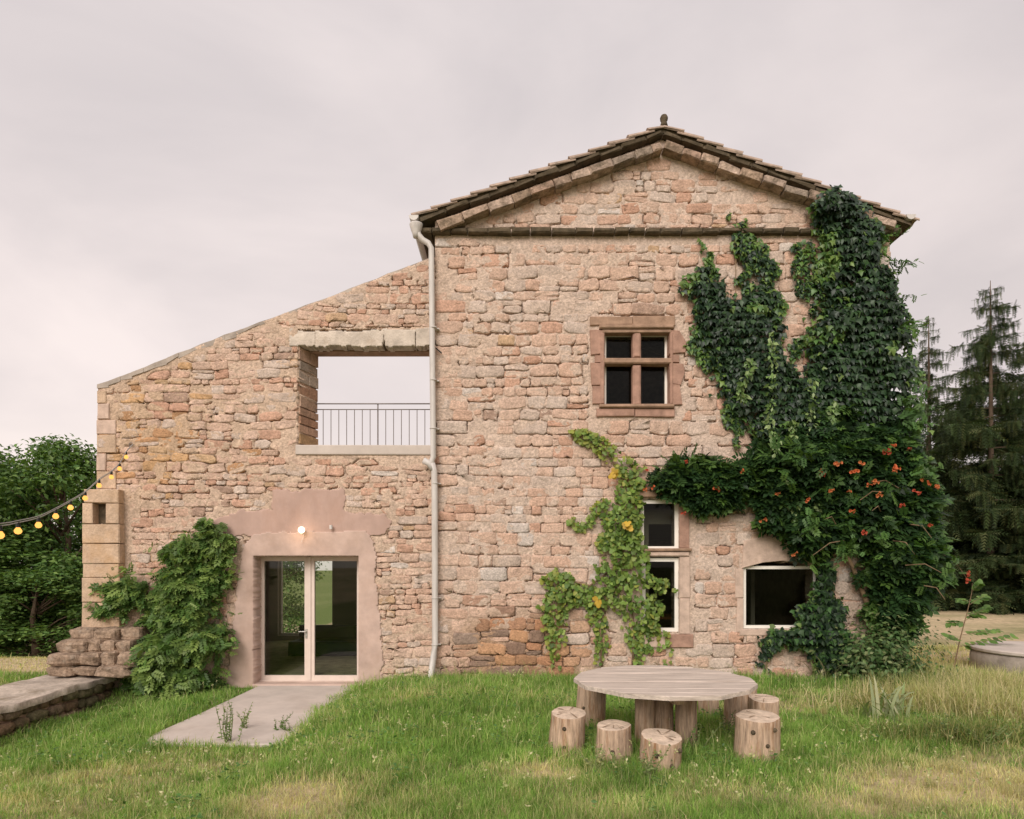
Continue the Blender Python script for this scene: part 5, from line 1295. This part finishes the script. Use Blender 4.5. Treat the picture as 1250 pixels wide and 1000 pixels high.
def weed(px, py, hgt, n, label, pal, spread=.12, leaf=.05, name='tall_weed'):
    gx_, gy_ = groundhit(px, py); gz = float(ground_z(gx_, gy_)); o = thing(name, label, 'plant', (gx_, gy_, gz)); pts = []; tt = []
    for k in range(n):
        b = np.array([gx_+spread*.6*RNG.standard_normal(), gy_+spread*.4*RNG.standard_normal(), gz-.02]); e = b+np.array([spread*RNG.standard_normal(), spread*.5*RNG.standard_normal(), hgt*RNG.uniform(.6, 1.05)])
        md = (b+e)/2+np.array([.03*RNG.standard_normal(), 0, 0]); mb = MB(); mb.tube([b, md, e], [.0055, .0045, .002], 4); mb.build('stalk', M['weedstalk'], o)
        for t in np.linspace(.15, 1, int(9+hgt*8)):
            q_ = b*(1-t)**2+2*md*t*(1-t)+e*t*t; pts.append(q_); tt.append(t); pts.append(q_); tt.append(t)
    P = np.array(pts); m = len(P); T = norm(np.stack([RNG.standard_normal(m), RNG.standard_normal(m), .4+.3*RNG.standard_normal(m)], 1))
    V, F, C = scatter(T_LEAF, P, norm(np.array([[0, -.4, 1]])+.4*RNG.standard_normal((m, 3))), T, leaf*RNG.uniform(.5, 1.2, m)*(1.2-.6*np.array(tt)), colmix(m, pal, .2)); mk('leaves', V, F, M['leaf'], o, C)
M['weedstalk'] = surf('green_stalk', (.17, .20, .08), .8, .2, 8, bump=.1, bscale=30)
W1 = [(.16, .22, .07), (.22, .26, .10), (.11, .18, .05)]
weed(280, 909, .62, 9, 'tall thin weeds standing at the front edge of the concrete apron', W1, .10)
weed(300, 893, .30, 4, 'short stalky weed on the concrete apron beside the taller weeds', W1, .07)
weed(345, 895, .26, 6, 'leafy weed on the bank right of the concrete apron', [(.13, .21, .05), (.10, .17, .04)], .10)
weed(185, 845, .62, 4, 'thin tall stalks growing before the door climber', W1, .10)
weed(893, 905, .40, 5, 'flowering stalks between table and thick right stool', W1, .07)
weed(795, 955, .30, 6, 'wispy weed at the foot of the nearest log stool', W1, .08)
weed(735, 945, .30, 5, 'pale wispy weed left of the nearest stool pair', [(.30, .30, .12), (.22, .26, .1)], .09)
weed(845, 925, .36, 5, 'green wispy weed right of the table posts', W1, .09)
weed(1145, 905, .33, 8, 'upright leafy weeds before the long straw grass', W1, .16)
weed(1205, 915, .30, 7, 'leafy weeds at the right edge of the straw grass', W1, .16)
weed(1040, 815, .62, 6, 'reddish stalky plant below the flowering vine', [(.30, .17, .07), (.24, .22, .09), (.36, .14, .06)], .12, .045)

# young sapling on the right
gx_, gy_ = groundhit(1165, 815); sp = thing('young_sapling', 'thin young sapling with flat leaf sprays at the meadow edge', 'sapling', (gx_, gy_, float(ground_z(gx_, gy_))))
Dp = gy_+DIST
def SP(px, py, dy=0): return np.array([(px-625)/FPX*(Dp+dy), gy_+dy, EYE_Z+(690-py)/FPX*(Dp+dy)])
mb = MB(); mb.tube([SP(1163, 822), SP(1172, 780), SP(1180, 750), SP(1186, 725), SP(1187, 712)], [.014, .011, .009, .006, .003], 6); mb.build('trunk', M['stem'], sp)
P = []; T = []
for (a, b) in (((1175, 775), (1218, 770)), ((1170, 790), (1235, 778)), ((1178, 758), (1205, 742)), ((1178, 760), (1160, 760)), ((1184, 738), (1202, 728)), ((1184, 735), (1172, 733)), ((1187, 722), (1196, 714)), ((1180, 750), (1198, 752)), ((1173, 782), (1158, 778)), ((1172, 788), (1205, 795))):
    A, B = SP(*a), SP(b[0], b[1], RNG.uniform(-.25, .25)); mb = MB(); mb.tube([A, (A+B)/2+np.array([0, 0, .02]), B], [.005, .004, .002], 4); mb.build('twig', M['stem'], sp)
    for t in np.linspace(.15, 1, 9):
        for s in (-1, 1): P.append(A+(B-A)*t); T.append(norm((B-A)[None])[0]*.6+np.array([0, s*.6, .0])+np.array([0, 0, s*.25]))
P = np.array(P); T = np.array(T); m = len(P)
V, F, C = scatter(T_BROAD, P, norm(np.array([[0, -.35, 1]])+.25*RNG.standard_normal((m, 3))), T, RNG.uniform(.09, .16, m), colmix(m, [(.12, .22, .05), (.16, .26, .06), (.09, .17, .04)], .15)); mk('leaves', V, F, M['leaf'], sp, C)

# ------------------------------------------------------------------ trees
def copy_tree(o, loc, scale, rz, label):
    c = o.copy(); COL.objects.link(c); c.location = loc; c.scale = scale if hasattr(scale, '__len__') else (scale,)*3; c.rotation_euler = (0, 0, rz); c['label'] = label
    for ch in [q_ for q_ in bpy.data.objects if q_.parent == o]:
        d = ch.copy(); COL.objects.link(d); d.parent = c
    return c
def broadleaf(loc, H, R, label, seed, nleaf=13000, base=.10, grp='leafy trees at the left'):
    r = random.Random(seed); o = thing('broadleaf_tree', label, 'tree', loc, grp); L = np.array(loc, float)
    mb = MB(); mb.tube([L+np.array([0, 0, -.2]), L+np.array([.05*H*.2, 0, H*.25]), L+np.array([.02*H, .02*H, H*.55]), L+np.array([0, 0, H*.9])], [.045*H*.6, .032*H*.6, .02*H*.6, .01], 9)
    cl = []
    for k in range(90):
        t = r.random()**.8; a = r.uniform(0, 2*pi); z = base*H+(H*.97-base*H)*t; prof = math.sin(pi*min(1, .18+.8*t))**.55 if t < .95 else .35
        rr = R*prof*math.sqrt(r.uniform(.25, 1)); c = L+np.array([rr*cos(a), rr*sin(a), z]); s = R*r.uniform(.16, .30); cl.append((c, s))
        if k < 26:
            q_ = L+np.array([0, 0, max(.15*H, z-.22*H)]); mb.tube([q_, (q_+c)/2+np.array([0, 0, .03*H]), c], [.012*H*.6, .007*H*.6, .004], 5)
    mb.build('trunk', M['trunk'], o, True)
    per = nleaf//len(cl); P = []; Nn = []; C = []
    for c, s in cl:
        d = norm(RNG.standard_normal((per, 3))); rad = s*(RNG.random((per, 1))**.45)*1.25; p = c+d*rad*np.array([[1.15, 1.15, .72]])
        P.append(p); Nn.append(norm(d*.5+np.array([[0, 0, .75]])+.4*RNG.standard_normal((per, 3)))); tone = r.uniform(.75, 1.25)
        C.append(colmix(per, [(.085, .16, .035), (.11, .195, .045), (.06, .125, .03), (.15, .235, .055)], .18)*tone)
    P = np.vstack(P); Nn = np.vstack(Nn); C = np.vstack(C); m = len(P)
    V, F, C = scatter(T_LEAF, P, Nn, norm(np.cross(Nn, RNG.standard_normal((m, 3)))), RNG.uniform(.13, .26, m), C); mk('crown', V, F, M['leaf'], o, C)
    return o
gz = lambda x, y: float(ground_z(x, y))
b1 = broadleaf((-16.4, 12.4, gz(-16.4, 12.4)), 8.2, 2.7, 'leafy tree rising highest beside the wing corner', 1, 16000)
b2 = broadleaf((-19.6, 12.0, gz(-19.6, 12)), 8.0, 3.0, 'broad leafy tree behind the string of bulbs', 2, 15000)
copy_tree(b1, (-18.0, 10.2, gz(-18, 10.2)), (1.0, 1.0, .62), 2.1, 'lower leafy tree before the others at the field edge')
copy_tree(b2, (-14.6, 15.6, gz(-14.6, 15.6)), (.9, .9, .85), 1.2, 'leafy tree partly hidden behind the wing corner')
copy_tree(b2, (-10.9, 16.2, gz(-10.9, 16.2)), (.80, .8, .82), 4.0, 'leafy tree seen through the glazed door and the room')
copy_tree(b2, (-21.5, 18.5, gz(-21.5, 18.5)), (1.2, 1.2, .98), 5.2, 'dim leafy tree closing the gap behind the bulbs')
copy_tree(b1, (-17.6, 18.0, gz(-17.6, 18)), (1.15, 1.15, .92), 1.9, 'leafy tree far behind the wing corner')
copy_tree(b1, (-23.0, 15.0, gz(-23, 15)), 1.1, .6, 'leafy tree at the far left edge')
copy_tree(b1, (-15.2, 9.6, gz(-15.2, 9.6)), (.8, .8, .42), 3.6, 'low leafy bush-like tree at the wing footing')

def spruce(loc, H, R, label, seed, bare=.12, dens=1.0, droop=.35, name='spruce_tree'):
    r = random.Random(seed); o = thing(name, label, 'tree', loc, 'conifers beyond the meadow'); L = np.array(loc, float)
    mb = MB(); mb.tube([L+np.array([.02*sin(t*5), .02*cos(t*4), H*t-.1]) for t in np.linspace(0, 1, 8)], [.0105*H*(1-t)**.8+.012 for t in np.linspace(0, 1, 8)], 9)
    P = []; T = []; S = []; C = []; brm = MB()
    z = bare*H
    while z < H*.985:
        t = z/H; n = max(3, int(r.uniform(4, 6.5)*dens))
        for k in range(n):
            a = r.uniform(0, 2*pi); ln = R*(1-t)**.75*r.uniform(.4, 1.2)+.12; 
            if r.random() < .08: continue
            dr_ = np.array([cos(a), sin(a)]); b0 = L+np.array([0, 0, z]); pts = []
            for u in np.linspace(0, 1, 5): pts.append(b0+np.array([dr_[0]*ln*u, dr_[1]*ln*u, ln*(.10*u-droop*u*u+.16*u**4)]))
            brm.tube(pts, [.018*ln*.5+.006]+[.012*ln*.5*(1-u)+.003 for u in (.25, .5, .75, 1)], 4, False)
            ns = max(3, int(ln*13*dens))
            for s in range(ns):
                u = .18+.82*(s+r.random())/ns; i = min(3, int(u*4)); f = u*4-i; p = pts[i]*(1-f)+pts[i+1]*f
                for sd in (-1, 1):
                    sl_ = ln*.22*(1.1-u*.6)*r.uniform(.4, 1.2)+.08; side = np.array([-dr_[1]*sd, dr_[0]*sd, 0])*.8+np.array([dr_[0], dr_[1], 0])*.55
                    P.append(p); T.append(side*r.uniform(.4, 1)+np.array([.4*r.uniform(-1, 1), .4*r.uniform(-1, 1), .15-.9*r.random()])); S.append(min(.95, sl_*1.35))
                    if r.random() < .65: P.append(p+side*sl_*.4); T.append(np.array([.15*r.uniform(-1, 1), .15*r.uniform(-1, 1), -1])); S.append(min(.8, r.uniform(.25, .7)*(.5+ln*.3)))
        z += H*.021*r.uniform(.6, 1.4)
    mb.build('trunk', M['trunk'], o, True); brm.build('branches', M['trunk'], o, kind='stuff')
    P = np.array(P); T = np.array(T); S = np.array(S); m = len(P)
    C = colmix(m, [(.036, .060, .020), (.050, .076, .024), (.028, .046, .018), (.078, .090, .034)], .2)
    # a twig: a ragged spine of needles
    tvv = []; tff = []
    for i in range(6):
        y = i/6; wv_ = .24*(1-y*.6)
        b = len(tvv); tvv += [(0, y, 0), (-wv_, y+.20, -.03), (wv_, y+.20, -.03), (0, y+.10, .02)]
        tff += [(b, b+3, b+1), (b, b+2, b+3)]
    tpl = (np.array(tvv), np.array(tff))
    V, F, C = scatter(tpl, P, norm(np.array([[0, 0, 1]])+.6*RNG.standard_normal((m, 3))), T, S, C); mk('needles', V, F, M['needle'], o, C)
    return o
s1 = spruce((21.2, 17.6, 0), 14.7, 4.3, 'tall sparse spruce with bare trunk showing in the middle', 1, .05, 1.0)
s2 = spruce((21.9, 23.0, 0), 15.2, 3.6, 'slender thin spruce beside the house corner', 5, .06, .9, .3)
copy_tree(s1, (24.9, 19.5, 0), (1.1, 1.1, .95), 2.0, 'spruce cut by the right edge of the view')
copy_tree(s2, (20.2, 20.5, 0), (1.0, 1.0, .55), 1.0, 'short dark spruce low behind the flowering vine')
copy_tree(s1, (22.9, 16.3, 0), (.9, .9, .50), 3.3, 'short dense spruce in front at the right edge')
copy_tree(s1, (20.0, 26.0, 0), (1.2, 1.2, .55), 4.4, 'low spruce filling the gap behind the slender one')
copy_tree(s1, (26.5, 25.0, 0), (1.2, 1.2, .62), 5.1, 'dim spruce far behind at the right edge')
copy_tree(s2, (23.0, 24.0, 0), (1.5, 1.5, .50), .4, 'low dark spruce behind the tall sparse one')
